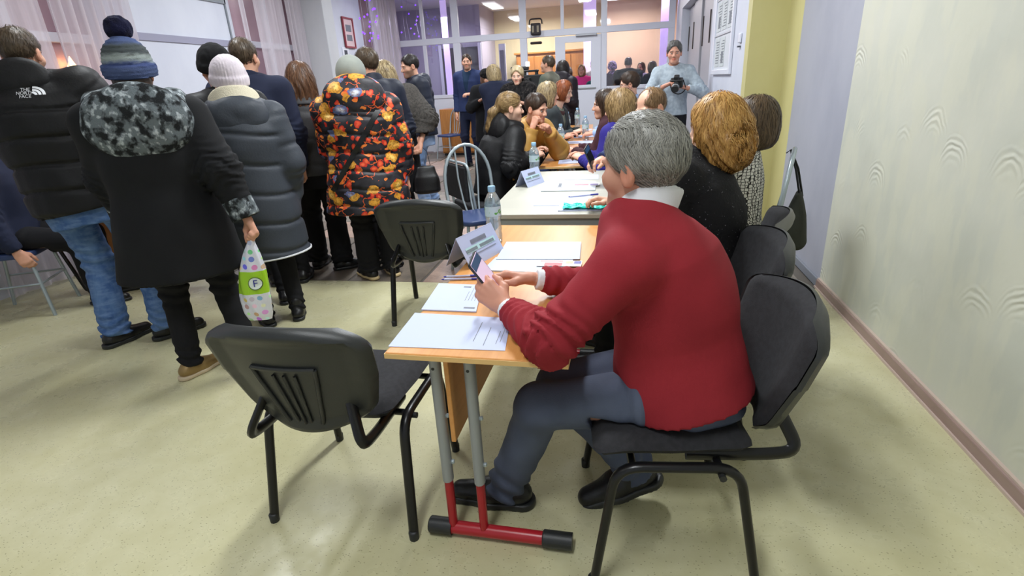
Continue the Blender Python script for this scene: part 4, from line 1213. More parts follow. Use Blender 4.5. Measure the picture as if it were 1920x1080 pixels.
            def fs(P):
                q = (P-org)@R0/k
                d = cap(q*np.array([1, 1, 0]), (0, -.05, 0), (0, .05, 0), .043, .044)
                d = smin(d, cap(q*np.array([1, 1, 0]), (0, .05, 0), (-.004, .158, 0), .044, .038), .03)
                return smax(d, np.abs(q[:, 2]-.0125)-.0125, .004)*k
            s.put('sole', fs, pts.min(0)-.01, pts.max(0)+np.array([.01, .01, -.08]), sole or BLKP, h=so_h, parent=o)
    # ---------------------------------------------------------------- hair and hats
    def hair(s, kind, mat, n=900, L=.06, w=.0022, vol=0.0, comb=None, wav=0.0, seed=11, fringe=0.024, length=.0, tail=None, jt=.22):
        rg = np.random.RandomState(seed); hk = s.hk
        def f0(q):
            d = ell(q, (0, -.016, .034), (.080+vol, .104+vol, .094+vol))
            face = ell(q, (0, .125, -.045+fringe), (.078, .085, .118))
            if kind in ('short', 'bald', 'tail'):
                d = smax(d, -ell(q, (0, .125, -.045+fringe), (.094, .085, .118)), .015)
                d = smax(d, (-.018+.75*q[:, 1])-q[:, 2], .018)
                if kind == 'bald': d = smax(d, -ell(q, (0, .09, .115), (.062, .10, .06)), .02)
                if kind == 'tail' and tail:
                    for a, b, ra, rb in tail: d = smin(d, cap(q, a, b, ra, rb), .02)
            elif kind == 'bob':
                d = smin(d, ell(q, (0, -.022, -.045), (.092+vol, .100+vol, .115+length)), .05)
                d = smax(d, -ell(q, (0, .125, -.055+fringe), (.070, .095, .15)), .02)
                d = smax(d, (-.135-length)-q[:, 2], .02)
            elif kind == 'curly':
                d = smin(d, ell(q, (0, -.03, -.05), (.115+vol, .118+vol, .135+length)), .05)
                d = smin(d, ell(q, (0, -.04, -.12), (.115+vol, .09+vol, .08+length)), .04)
                d = smax(d, -ell(q, (0, .135, -.055), (.066, .09, .16)), .02)
                d = d+.0065*np.sin(q[:, 2]*62+7*np.sin(q[:, 0]*31+q[:, 1]*27)+5*np.sin(q[:, 0]*11-q[:, 1]*13))*np.clip((.06-q[:, 2])/.1, 0, 1)+.004*wob(q, 90, 3)
            elif kind == 'long':
                d = smin(d, ell(q, (0, -.045, -.05), (.090+vol, .085+vol, .115)), .05)
                d = smin(d, ell(q, (0, -.085, -.17-length*.5), (.095+vol, .05+vol, .16+length)), .05)
                d = smax(d, -ell(q, (0, .125, -.055+fringe), (.070, .095, .15)), .02)
                d = d+.005*np.sin(q[:, 0]*140+5*np.sin(q[:, 2]*14))*np.clip((.02-q[:, 2])/.1, 0, 1)
            return d+.0022*wob(q, 120, seed)+.0015*wob(q*np.array([3, 3, 1]), 110, seed+1)
        f = lambda P: f0(s.hl(P))*hk
        ext = (.26, .26, .20)
        lo = s.hc-np.array([.24, .26, .42+length*2 if kind in ('long', 'tail') else .30])*hk; hi = s.hc+np.array([.24, .26, .19])*hk
        hh = max(.0055, s.h*.6)
        V, F = surface(f, lo, hi, hh)
        Vs, Fs = [V], [F]; rn = [.5+.5*wob(V, 200, seed)]
        if n:
            sel = V[rg.randint(0, len(V), n)]+rg.normal(size=(n, 3))*.002
            if comb is None:
                def field(P):
                    q = s.hl(P); crown = np.array([0, -.05, .12])
                    v = (q-crown); v[:, 2] = v[:, 2]*.6-.05
                    if kind in ('long', 'curly', 'bob'): v = v*np.array([1, 1, 0])*np.clip((q[:, 2]+.02)/.1, 0, 1)[:, None]+np.array([0, 0, -.08])
                    if kind == 'tail': v = np.array([0, -.11, .02])-q; v = v+np.where((q[:, 1] < -.09)[:, None], np.array([0, -.05, -.25]), 0)
                    return v@s.HR.T/ (np.linalg.norm(v, axis=1)[:, None]+1e-6)
            else: field = lambda P: comb(s.hl(P))@s.HR.T
            v, q, r = strands(f, sel, field, L*hk, 6, w, .006, rg, wav, 20, jt)
            Vs.append(v); Fs.append(q+len(V)); rn.append(r)
        r = np.concatenate(rn); col = np.stack([r, r, r], 1)
        me = np_mesh('hair', np.concatenate(Vs), np.concatenate(Fs), col, 'rnd')
        o = link('hair', me, mat, s.t); s.hairo = o
        return o
    def hat(s, kind, mat, mat2=None, h=None, vol=.0, label=None):
        hk = s.hk
        def f0(q):
            d = ell(q, (0, -.014, .045), (.092+vol, .112+vol, .105+vol))
            cutz = -.012 if kind != 'cap' else .02
            d = smax(d, (cutz+.25*q[:, 1])-q[:, 2], .01)
            if kind == 'beanie':
                ring = smax(ell(q, (0, -.014, .02), (.100+vol, .121+vol, .13)), np.abs(q[:, 2]-.020-.25*q[:, 1])-.032, .015)
                d = smin(d, ring, .008)
                ang = np.arctan2(q[:, 0], q[:, 1]); d = d+.0022*np.sin(ang*46)
            if kind == 'knit':
                ring = smax(ell(q, (0, -.014, .02), (.104+vol, .124+vol, .14)), np.abs(q[:, 2]-.012-.25*q[:, 1])-.030, .015)
                d = smin(d, ring, .006)
                d = d+.0030*np.sin(q[:, 2]*520)+.0018*wob(q, 250, 4)
            if kind == 'cap':
                d = smin(d, ell(q, (0, .09, .035), (.075, .075, .012)), .02)
            if kind == 'fur': d = ell(q, (0, -.014, .05), (.112, .125, .09))+.004*wob(q, 120, 8); d = smax(d, .0-q[:, 2], .02)
            return d
        f = lambda P: f0(s.hl(P))*hk
        o = s.put('hat', f, s.hc-.2*hk, s.hc+np.array([.2, .2, .24])*hk, mat, h=h or max(.005, s.h*.7), label=label)
        if mat2:
            p = s.hw((0, -.03, .185)); ff = lambda P: ell(P, p, (.055, .055, .055))+.004*wob(P, 160, 2)+.003*wob(P, 300, 5)
            s.put('pompom', ff, p-.07, p+.07, mat2, h=.006, parent=o)
        return o

# ================================================================== PEOPLE
NYLON = lambda n, col, rough=.42: M(n, col, max(rough, .56), 0, None, 6, .35, 90, .28, (1, 1, 1), .003)
BLKNY = NYLON('black_nylon', c(17, 17, 19), .5); BLKWOOL = CLOTH('black_coat_cloth', c(19, 20, 23), c(16, 17, 20))
GREYNY = NYLON('slate_grey_nylon', c(60, 65, 73), .45); GREYJK = NYLON('dark_grey_satin', c(62, 62, 64), .42)
NAVYNY = NYLON('navy_nylon', c(24, 30, 46), .5); NAVYC = CLOTH('navy_cloth', c(28, 34, 56)); BLKTR = CLOTH('black_trouser_cloth', c(22, 22, 25), None, .9)
def f_denim(t):
    v = t.obj((1, 1, .4))
    n = t.ramp(t.noise(v, 9, 5, .65), .3, .7); n2 = t.ramp(t.noise(t.obj((1, 1, 3)), 18, 4), .4, .7)
    t.base(t.mix(t.math('MULTIPLY', n2, .5), t.mix(n, c(58, 88, 138), c(98, 128, 172)), c(120, 146, 186)), .85, 0, .2)
    t.bump(t.noise(t.obj(), 420, 3), .3, .001)
DENIM = MX('blue_denim', f_denim)
LDENIM = CLOTH('light_blue_denim', c(112, 140, 182), c(146, 168, 202), .85, .3, 400, 8)
def f_fur(a, b, d, sc):
    def f(t):
        v = t.obj((1, 1, .8))
        n = t.noise(v, sc, 3, .55); n2 = t.ramp(t.noise(v, sc*1.7, 2), .5, .62)
        col = t.mix(t.ramp(n, .40, .55), a, b); col = t.mix(t.math('MULTIPLY', n2, t.ramp(n, .45, .6)), col, d)
        t.base(col, .9, 0, .2); t.bump(t.noise(t.obj(), 240, 4), .8, .006)
    return f
FURHOOD = MX('mottled_grey_fur', f_fur(c(32, 34, 36), c(104, 112, 116), c(176, 184, 188), 24))
CAMEL = NYLON('mustard_satin', c(176, 134, 66), .38)
def f_teddy(t):
    n = t.ramp(t.noise(t.obj(), 60, 4, .7), .3, .7)
    t.base(t.mix(n, c(92, 88, 84), c(66, 64, 62)), .95, 0, .1); t.bump(t.noise(t.obj(), 150, 4), 1.0, .008)
TEDDY = MX('grey_teddy_plush', f_teddy)
def f_print(t):
    v = t.obj()
    dv = t.n('ShaderNodeVectorMath', props={'operation': 'ADD'}, i0=v, i1=t.n('ShaderNodeVectorMath', props={'operation': 'SCALE'}, i0=t.n('ShaderNodeTexNoise', 1, Vector=v, Scale=17.0), Scale=.06))
    def vor(sc, feat, rnd=1.0, st=(1, 1, 1)):
        mp = t.n('ShaderNodeMapping', Vector=dv, Scale=st)
        nd = t.t.nodes.new('ShaderNodeTexVoronoi'); nd.feature = feat; nd.inputs['Scale'].default_value = sc; nd.inputs['Randomness'].default_value = rnd
        t.t.links.new(mp, nd.inputs['Vector']); return nd
    col = t.mix(t.ramp(t.noise(v, 11, 2), .45, .6), c(30, 28, 32), c(48, 46, 52))
    e = vor(11, 'DISTANCE_TO_EDGE', 1, (1, 1, 1.5))
    col = t.mix(t.math('MULTIPLY', t.math('LESS_THAN', e.outputs['Distance'], .028), t.math('GREATER_THAN', t.noise(v, 9), .52)), col, c(214, 92, 42))
    b = vor(18, 'F1'); wn = t.n('ShaderNodeSeparateColor', Color=b.outputs['Color'])
    inb = t.math('MULTIPLY', t.math('LESS_THAN', b.outputs['Distance'], .42), t.math('GREATER_THAN', wn, .38))
    col = t.mix(inb, col, t.mix(t.ramp(b.outputs['Distance'], .1, .4), c(238, 104, 62), c(196, 44, 26)))
    lv = vor(13, 'F1', 1, (1, 1, 2.0)); wl = t.n('ShaderNodeSeparateColor', 1, Color=lv.outputs['Color'])
    col = t.mix(t.math('MULTIPLY', t.math('LESS_THAN', lv.outputs['Distance'], .30), t.math('GREATER_THAN', wl, .55)), col, c(232, 126, 52))
    a = vor(7.2, 'F1', .9, (1, 1, 1.5)); wn2 = t.n('ShaderNodeSeparateColor', Color=a.outputs['Color']); wn3 = t.n('ShaderNodeSeparateColor', 1, Color=a.outputs['Color'])
    ina = t.math('MULTIPLY', t.math('LESS_THAN', a.outputs['Distance'], .40), t.math('GREATER_THAN', wn2, .30))
    bird = t.mix(t.math('GREATER_THAN', wn3, .74), t.mix(t.ramp(a.outputs['Distance'], .05, .33), c(246, 208, 112), c(214, 150, 48)), t.mix(t.ramp(a.outputs['Distance'], .05, .33), c(232, 232, 236), c(96, 112, 160)))
    bird = t.mix(t.math('MULTIPLY', t.ramp(t.noise(v, 70, 2), .5, .6), .55), bird, c(120, 70, 30))
    col = t.mix(ina, col, bird)
    t.base(col, .5, 0, .35); t.bump(t.noise(v, 80, 3), .25, .003)
PRINT = MX('orange_bird_and_berry_print', f_print)
def f_band(t):
    z = t.n('ShaderNodeSeparateXYZ', 2, Vector=t.n('ShaderNodeVectorMath', props={'operation': 'ADD'}, i0=t.obj(), i1=t.n('ShaderNodeVectorMath', props={'operation': 'SCALE'}, i0=t.n('ShaderNodeTexNoise', 1, Vector=t.obj((1, 1, 3)), Scale=30.0), Scale=.02)))
    col = None
    for zz, cc in ((1.40, c(76, 88, 122)), (1.56, c(70, 82, 124)), (1.585, c(150, 160, 158)), (1.615, c(78, 84, 86)), (1.66, c(82, 96, 136)), (1.70, c(122, 134, 158))):
        col = cc if col is None else t.mix(t.ramp(z, zz-.012, zz+.012), col, cc)
    t.base(col, .95, 0, .1); t.bump(t.noise(t.obj((1, 1, 3)), 160, 3), .8, .004)
KNITBAND = MX('striped_blue_grey_knit', f_band)
REDKNIT = CLOTH('crimson_knit', c(150, 38, 48), c(140, 34, 44), .85, .3, 520, 4)
GREYTR = CLOTH('slate_trouser_cloth', c(86, 94, 114), c(76, 83, 102), .85, .25, 480, 5)
WSHIRT = CLOTH('white_shirt_cotton', c(226, 228, 232), None, .8, .15)
def f_honey(t):
    nd = t.t.nodes.new('ShaderNodeTexVoronoi'); nd.feature = 'DISTANCE_TO_EDGE'; nd.inputs['Scale'].default_value = 46; nd.inputs['Randomness'].default_value = .45
    t.t.links.new(t.obj((1, 1, 1.25)), nd.inputs['Vector'])
    t.base(t.mix(t.ramp(nd.outputs['Distance'], .07, .11), c(52, 50, 50), c(214, 212, 206)), .9, 0, .2)
HONEY = MX('white_honeycomb_knit', f_honey)
def f_spark(t):
    s_ = t.math('GREATER_THAN', t.noise(t.obj(), 130, 1), .745)
    t.base(t.mix(s_, c(21, 21, 24), c(140, 140, 148)), .85, 0, .3); t.bump(t.noise(t.obj(), 90, 4), .8, .005)
SPARK = MX('black_boucle', f_spark)
SUITB = CLOTH('blue_suit_cloth', c(38, 52, 92), c(34, 47, 84), .75); SUITT = CLOTH('dark_blue_trouser_cloth', c(27, 34, 58))
TURTLE = CLOTH('petrol_knit', c(28, 50, 76)); BLKFUR = MX('black_fur', f_fur(c(16, 15, 16), c(30, 28, 28), c(60, 56, 54), 30))
SWGREY = CLOTH('light_grey_marl', c(176, 188, 196), c(158, 170, 180), .9, .3, 300, 30); OLIVE = CLOTH('grey_green_knit', c(86, 94, 84), c(120, 120, 106), .9, .3, 300, 4)
CREAMF = CLOTH('cream_fleece', c(222, 214, 190), None, .95, .8, 200, bd=.005); PALEK = CLOTH('pale_pink_knit', c(214, 204, 210), c(202, 192, 200), .95, .5, 220, 20)
BLKKN = CLOTH('black_knit', c(18, 18, 20), None, .95, .6, 260); POM = CLOTH('navy_pompom_yarn', c(18, 20, 52), c(12, 12, 36), .95, 1.0, 160, 30, bd=.006)
CAPG = CLOTH('sage_grey_felt', c(146, 150, 142), c(134, 138, 132), .9)
SHOEB = M('black_leather', c(20, 20, 22), .38, bump=.2, bs=120); SOLEC = M('cream_rubber', c(206, 182, 136), .6); GOLD = M('gold_leather', c(150, 124, 80), .35, .4)
H_GREY = HAIR('grey_hair', c(112, 110, 104), c(172, 170, 162)); H_GOLD = HAIR('golden_hair', c(158, 108, 48), c(224, 178, 104)); H_DKBR = HAIR('dark_brown_hair', c(44, 32, 26), c(78, 60, 46))
H_BR = HAIR('brown_hair', c(66, 44, 32), c(128, 90, 62)); H_BOB = HAIR('ash_brown_hair', c(58, 46, 36), c(110, 90, 66)); H_SHORT = HAIR('short_brown_hair', c(58, 48, 38), c(104, 88, 70))
H_BLND = HAIR('dark_blond_hair', c(104, 80, 48), c(176, 146, 100)); H_STRK = HAIR('streaked_blond_hair', c(92, 72, 50), c(218, 196, 150)); H_RED = HAIR('auburn_hair', c(104, 52, 28), c(166, 94, 54)); H_BLK = HAIR('black_hair', c(24, 20, 19), c(52, 44, 40)); H_PALE = HAIR('pale_blond_hair', c(176, 156, 116), c(232, 216, 180))
H_STEEL = HAIR('greying_hair', c(66, 64, 62), c(128, 126, 122))

# ---- the man in the red sweater, hero of the picture
red = Person('grey-haired man in a crimson sweater looking at his phone at the desk', (.200, 1.455), 76, 1.68, sit=.475, lean=15, wid=1.0, dep=1.18, hd=(-18, -3, 0), slump=.5, belly=.05, shd=.03, heads=1.09,
             head_at=(.057, 1.515, 1.168), handL=(-.325, 1.45, .765), handR=(-.27, 1.655, .785), elL=(-.97, -.24, -.6), elR=(.7, -.3, -1), feet=[(.08, 1.54, 20, .055, 'w'), (-.37, 1.475, 12, 0, 'w')],
             kneeR=(-.2, 1, .9), kneeL=(-.3, 1, .55), h=.0072, hcol=(130, 128, 122), curl=(.42, .38), thumb=(.7, .6), handrot=(((-1, -.02, .16), (.05, .45, 1)), ((-.72, .38, .42), (-.25, -.75, .55))), skin=SK2)
red.top('sweater', REDKNIT, puff=.019, hem=-.070, wr=.007, wf=22, sleeve=.0, flare=.11, seed=4, sl_cut=.025)
red.collar((.110, .074, .008, WSHIRT), WSHIRT, red.t)
for sd in (1, -1):
    fa = red.wr[sd]-red.el[sd]; fa /= np.linalg.norm(fa); a_, b_ = red.wr[sd]-fa*.05, red.wr[sd]-fa*.006
    red.put('shirt_cuff', lambda P: np.maximum(np.maximum(cap(P, a_-fa*.05, b_+fa*.05, .037, .034), (P-b_)@fa), -((P-a_)@fa)), np.minimum(a_, b_)-.05, np.maximum(a_, b_)+.05, WSHIRT, h=.005)
red.pants(GREYTR, r=.010, wr=.009, low=.035, bag=.004)
red.shoes(SHOEB, BLKP, 1.14, .03, tilt=(-24, 0))
def comb_red(q):
    v = np.stack([q[:, 0]*2.0, .25-q[:, 1]*0-.55*(q[:, 2] < .06), -.6*np.ones(len(q))*(q[:, 2] < .10)], 1)
    v[:, 1] += np.where(q[:, 2] > .08, -.6, -.1); return v
red.hair('short', H_GREY, 9500, .05, .0011, vol=.003, comb=comb_red, seed=21, jt=.13)

# ---- standing queue on the left
p1 = Person('man in a black puffer jacket and blue jeans at the left edge, seen from behind', tuple(G(252, 640)[:2]), 26, 1.83, wid=1.22, dep=1.25, hd=(-2, -6, 0), h=.011, hcol=(60, 48, 40), feet=[(-2.80, 2.62, -60, 0, 'w'), (-3.06, 2.50, -40, 0, 'w')], beard=(70, 54, 44), side=-9, handL=(-3.22, 2.80, 1.05), handR=(-2.92, 2.90, 1.05), elR=(1, -.6, -.2), elL=(-1, -.6, -.2))
p1.top('puffer_jacket', BLKNY, puff=.045, hemz=.86, quilt=.135, qd=.016, wr=.007, collar=(.085, .105, .022), hood=(.05, -.01, .08), seed=31)
p1.pants(DENIM, r=.016, wr=.009, bag=.012); p1.shoes(SHOEB, BLKP, 1.05)
p1.hair('short', H_SHORT, 1600, .03, .0016, seed=5)
p2 = Person('woman in a long black coat with mottled fur hood and pompom hat', tuple(G(402, 695)[:2]), 36, 1.66, wid=1.12, dep=1.15, hd=(-4, -6, 0), h=.010, female=True, handR=(-1.80, 2.32, .80), handL=(-2.50, 2.30, .83), elR=(.5, -1, 0), elL=(-.5, -1, 0), feet=[(-2.02, 2.34, -50, 0, 'w'), (-2.26, 2.19, -52, 0, 'w')], curl=(1.0, .5), thumb=(.9, .5))
p2.top('long_coat', BLKWOOL, puff=.040, hemz=.585, wr=.006, wf=20, flare=.16, sleeve=.006, hood=(.17, .075, .12), hoodmat=FURHOOD, seed=12, cuff=(FURHOOD, .10, .071))
p2.pants(BLKTR, r=.008, wr=.008); p2.shoes(GOLD, M('pale_rubber', c(196, 178, 150), .5))
p2.hair('bob', H_DKBR, 0, vol=-.014); p2.hat('knit', KNITBAND, POM, vol=.007)
p3 = Person('person in a black knitted beanie standing behind the woman with the pale hat', (-2.44, 3.16), 40, 1.70, wid=.95, h=.014, hd=(10, 0, 0))
p3.top('dark_jacket', BLKNY, puff=.02, hemz=.8, collar=(.06, .08, .015)); p3.pants(BLKTR); p3.shoes(SHOEB); p3.hair('short', H_BLK, 100); p3.hat('beanie', BLKKN, vol=.006)
p4 = Person('brown-haired man in a navy jacket standing behind the pale hat', (-2.57, 3.62), 26, 1.80, h=.013, hd=(-20, 0, 0))
p4.top('navy_jacket', NAVYC, puff=.03, hemz=.8, collar=(.075, .088, .014), wr=.006); p4.pants(BLKTR); p4.shoes(SHOEB); p4.hair('short', H_SHORT, 1300, .035, .0018, seed=8)
p5 = Person('woman in a long slate quilted coat and pale knitted hat with cream hood', (-2.17, 2.90), 40, 1.60, wid=1.08, dep=1.12, h=.010, hd=(5, -4, 0), female=True)
p5.top('quilted_coat', GREYNY, puff=.042, hemz=.47, quilt=.17, qd=.014, wr=.006, flare=.06, hood=(.07, .05, .09), seed=17)
p5.collar((.115, .112, .026, CREAMF), CREAMF, p5.topo)
p5.pants(BLKTR, r=.004); p5.shoes(SHOEB, None, 1.0, .05); p5.hair('bob', H_DKBR, 0, vol=-.014); p5.hat('beanie', PALEK, vol=.008)
f5 = p5.topf
p5.put('hem_piping', lambda P: np.maximum(f5(P)-.004, np.abs(P[:, 2]-.478)-.006), (-.4, -.4, .45), (.4, .4, .50), CLOTH('white_piping', c(214, 216, 220)), h=.006, parent=p5.topo)
p6 = Person('woman with long loose brown hair in a short dark grey jacket', (-2.41, 4.02), 30, 1.62, wid=1.02, h=.011, hd=(4, -4, 0), female=True, feet=[(-2.28, 3.96, -85, 0, 'w'), (-2.53, 4.0, -30, 0, 'w')])
p6.top('grey_jacket', GREYJK, puff=.028, hemz=.79, quilt=.2, qd=.007, wr=.006, collar=(.07, .1, .02), seed=23); p6.pants(BLKTR, r=.022, bag=.02); p6.shoes(SHOEB, None, 1.05)
p6.hair('long', H_BR, 2600, .13, .0022, vol=.018, length=.14, wav=.003, seed=13)
p7 = Person('person in a quilted coat printed with orange birds and berries, grey cap', (-1.86, 3.77), 24, 1.60, wid=1.25, dep=1.3, h=.0095, hd=(8, -4, 0), feet=[(-1.78, 3.84, 16, 0, 'w'), (-1.93, 3.74, 30, 0, 'w')], handL=(-2.12, 3.92, .72), handR=(-1.60, 3.92, .74), elR=(1, -.6, 0), elL=(-1, -.6, 0))
p7.top('printed_coat', PRINT, puff=.055, hemz=.56, quilt=.125, qd=.012, wr=.006, flare=.14, hood=(.17, -.0, .10), seed=41, sleeve=-.006)
p7.pants(BLKTR, r=.022, bag=.018); p7.shoes(SHOEB, SOLEC, 1.08); p7.hair('short', H_STEEL, 100); p7.hat('cap', CAPG, vol=.016)
st = []
for i in range(25):
    q = i/24; st.append(np.array([.22-.46*q, -.6, 1.36-.62*q]))
pts_, nn = [], []
P_ = np.array(st)
for it in range(60): P_[:, 1] += np.clip(p7.topf(P_)-.006, -.05, .05)*.9
mb = MB(); vs_, fs = [], []
for i, p in enumerate(P_):
    tn = (P_[min(i+1, 24)]-P_[max(i-1, 0)]); tn /= np.linalg.norm(tn); sdv = np.cross(tn, [0, -1.0, 0]); sdv /= np.linalg.norm(sdv)
    for a, b in ((-.017, -.004), (.017, -.004), (.017, .014), (-.017, .014)): vs_.append(p+sdv*a+np.array([0, b, 0]))
for i in range(24):
    for k in range(4): fs.append((i*4+k, i*4+(k+1) % 4, i*4+4+(k+1) % 4, i*4+4+k))
mb.add(vs_, fs); mb.build('bag_strap', BLKM, p7.topo, smooth=60)
p8 = Person('brown-haired man in a black jacket standing behind the orange printed coat', (-1.98, 4.35), 50, 1.73, h=.013, hd=(20, 0, 0))
p8.top('black_jacket', NAVYNY, puff=.035, hemz=.85, collar=(.085, .09, .016)); p8.pants(BLKTR); p8.shoes(SHOEB); p8.hair('short', H_SHORT, 1100, .03, .002, seed=6)
p9 = Person('woman with streaked hair in a grey plush jacket holding a black bag', (-2.09, 5.02), 56, 1.66, wid=1.05, dep=1.1, h=.012, hd=(30, -22, 0), female=True, handR=(-1.86, 4.99, .90), elR=(1, -.6, .2), curl=(1.0, .5))
p9.top('plush_jacket', TEDDY, puff=.05, hemz=1.0, wr=.008, sleeve=.012, collar=(.05, .1, .02, BLKKN), seed=9); p9.top('black_skirt', BLKTR, puff=.02, hemz=.45, wr=.004, sl_cut=.1); p9.pants(BLKTR); p9.shoes(SHOEB); p9.hair('bob', H_STRK, 1500, .10, .0026, vol=.0, length=.03, seed=14)
p10 = Person('dark-haired man in a navy jacket with grey hood and pale jeans, in profile', (-2.31, 6.3), 120, 1.77, h=.012, hd=(12, -10, 0), face_on=True, hcol=(30, 26, 24), beard=(70, 58, 52), feet=[(-2.30, 6.45, 10, 0, 'w'), (-2.31, 6.17, 10, 0, 'w')])
p10.top('navy_jacket', NAVYNY, puff=.045, hemz=.87, quilt=.16, qd=.006, hood=(.07, .05, .09), collar=(.07, .098, .02, CLOTH('grey_jersey', c(140, 138, 142)))); p10.pants(LDENIM, r=.012, bag=.01); p10.shoes(M('dark_trainer', c(38, 42, 54), .6), BLKP); p10.hair('short', H_BLK, 1200, .03, .002, seed=7)

# ---- standing people further back
suit = Person('man in a blue suit and dark turtleneck standing with one hand at his waist', (-2.60, 9.7), 172, 1.92, h=.014, hd=(16, 0, 0), face_on=True, hcol=(50, 42, 36), handL=(-2.50, 9.47, 1.25), elL=(-.9, -.5, -.6), beard=(110, 84, 70))
suit.top('suit_jacket', SUITB, puff=.018, hemz=.96, wr=.004, vneck=.30, flare=.10, seed=50); suit.top('turtleneck', TURTLE, puff=.004, wr=.002, hemz=1.1, sl_cut=.06, sleeve=-.006, collar=(.09, .062, .008)); suit.pants(SUITT, r=.008); suit.shoes(SHOEB); suit.hair('short', H_DKBR, 800, .025, .0024)
hb = Person('woman in a round black fur hat reading a sheet of paper', (-2.14, 9.0), 200, 1.62, h=.016, hd=(20, -18, 0), face_on=True, female=True, handL=(-1.98, 8.78, 1.17), handR=(-2.2, 8.75, 1.15))
hb.top('black_coat', BLKWOOL, puff=.035, hemz=.5, flare=.05, collar=(.06, .09, .018)); hb.pants(BLKTR); hb.shoes(SHOEB); hb.hair('bob', H_BR, 100); hb.hat('fur', BLKFUR)
b13 = Person('blond woman in a dark navy coat seen from behind, reading papers', (-1.80, 8.22), 25, 1.66, h=.016, hd=(30, -14, 0), female=True, handR=(-1.62, 8.45, 1.15), handL=(-1.9, 8.5, 1.15))
b13.top('navy_coat', NAVYC, puff=.03, hemz=.55, flare=.05); b13.pants(BLKTR); b13.shoes(SHOEB); b13.hair('bob', H_STRK, 700, .09, .003, vol=.006, length=.02)
fu = Person('elderly woman with pale short hair in a black fur coat', (-1.40, 7.9), 165, 1.60, h=.015, wid=1.1, hd=(15, -8, 0), face_on=True, female=True, hcol=(120, 100, 80), skin=SK3, handR=(-1.47, 7.64, 1.12), handL=(-1.3, 7.66, 1.12))
fu.top('fur_coat', BLKFUR, puff=.06, hemz=.55, wr=.010, wf=40, flare=.06, hood=(.09, .02, .07)); fu.pants(BLKTR); fu.shoes(SHOEB); fu.hair('short', H_PALE, 900, .05, .003, vol=.012)
gr = Person('man in a grey-green sweater standing in profile behind the video camera', (-1.06, 8.72), 75, 1.76, h=.015, hd=(0, 4, 0), face_on=True, hcol=(54, 44, 36), handR=(-1.36, 8.9, 1.35), handL=(-1.36, 8.6, 1.3), elL=(-.5, -.5, -1))
gr.top('sweater', OLIVE, puff=.022, wr=.005); gr.pants(BLKTR); gr.shoes(SHOEB); gr.hair('short', H_SHORT, 600, .03, .0024)
dk = Person('person in a dark hooded puffer turned away beside the man in grey-green', (-.93, 9.25), -30, 1.68, h=.016)
dk.top('dark_puffer', NYLON('plum_black_nylon', c(36, 30, 38)), puff=.04, hemz=.6, quilt=.13, hood=(.1, .0, .05)); dk.pants(BLKTR); dk.shoes(SHOEB); dk.hair('bob', H_BLK, 300, .05, .003, vol=.012)
ph = Person('photographer in a light grey sweatshirt holding a camera', (.605, 7.05), 172, 1.76, wid=.92, h=.011, hd=(4, -6, 0), face_on=True, hcol=(90, 84, 78), skin=SK2, handR=(.50, 6.78, 1.27), handL=(.72, 6.80, 1.24), elR=(1, -.5, -.6), elL=(-1, -.5, -.6), curl=(.7, .7))
ph.top('sweatshirt', SWGREY, puff=.014, hemz=.93, wr=.006, sl_cut=.05, seed=61); ph.pants(BLKTR, r=.006); ph.shoes(SHOEB); ph.hair('short', H_STEEL, 900, .04, .0024, vol=.004)

# ---- seated, right side of the row of tables
go = Person('woman with curly golden hair in a black boucle jacket', (H_GO[0]+.01, H_GO[1]-.03), 76, 1.68, sit=.475, lean=12, wid=1.12, dep=1.12, slump=.6, hd=(10, -12, 0), head_at=tuple(H_GO), h=.0085, female=True, handR=(-.02, 2.78, .80), handL=(.03, 2.50, .82), elR=(.6, -.3, -1), elL=(-.6, -.3, -1), skin=SK3)
go.top('boucle_jacket', SPARK, puff=.026, hem=-.08, wr=.005, seed=71); go.pants(BLKTR, r=.004); go.shoes(SHOEB); go.hair('curly', H_GOLD, 5200, .10, .0022, vol=.006, wav=.0045, seed=31)
bo = Person('woman with a smooth brown bob in a white honeycomb cardigan', (BOX-.01, BOY), 82, 1.68, sit=.475, lean=6, slump=.4, wid=1.05, hd=(12, -8, 0), head_at=tuple(H_BO), h=.009, female=True, handR=(BOX-.40, BOY+.15, .80), handL=(BOX-.38, BOY-.12, .80), elR=(.6, -.3, -1), elL=(-.6, -.3, -1), skin=SK3)
bo.top('cardigan', HONEY, puff=.022, hem=-.08, wr=.003, seed=72); bo.pants(BLKTR); bo.shoes(SHOEB); bo.hair('bob', H_BOB, 3600, .12, .002, vol=.014, length=.02, seed=33)
ba = Person('balding man in a blue jacket resting his cheek on his hand', (H_BA[0]+.125, H_BA[1]), 78, 1.78, sit=.475, lean=14, slump=.5, wid=1.05, hd=(52, -16, 6), head_at=tuple(H_BA), h=.0095, face_on=True, hcol=(110, 86, 62), handL=tuple(H_BA+np.array([.02, -.095, -.13])), elL=(-.5, .3, -1), handR=tuple(Yp(1112, 308, 3.45)), elR=(.6, -.3, -1), curl=(.6, .9), handrot=(None, ((-.1, .05, 1), (.1, -1, .1))))
ba.top('blue_jacket', CLOTH('cobalt_jacket_cloth', c(40, 54, 96), c(36, 48, 86)), puff=.02, hem=-.08, seed=73); ba.pants(BLKTR); ba.shoes(SHOEB); ba.hair('bald', HAIR('light_brown_hair', c(98, 74, 50), c(160, 128, 92)), 1200, .04, .002, seed=34)
lb = Person('woman with light brown shoulder hair in a violet blue sweater', (H_LB[0]+.12, H_LB[1]), 66, 1.68, sit=.475, lean=12, slump=.4, hd=(8, -10, 0), head_at=tuple(H_LB), h=.011, female=True, handL=(H_LB[0]-.28, H_LB[1]+.02, .80), handR=(H_LB[0]-.26, H_LB[1]+.25, .8), elR=(.6, -.3, -1), elL=(-.6, -.3, -1))
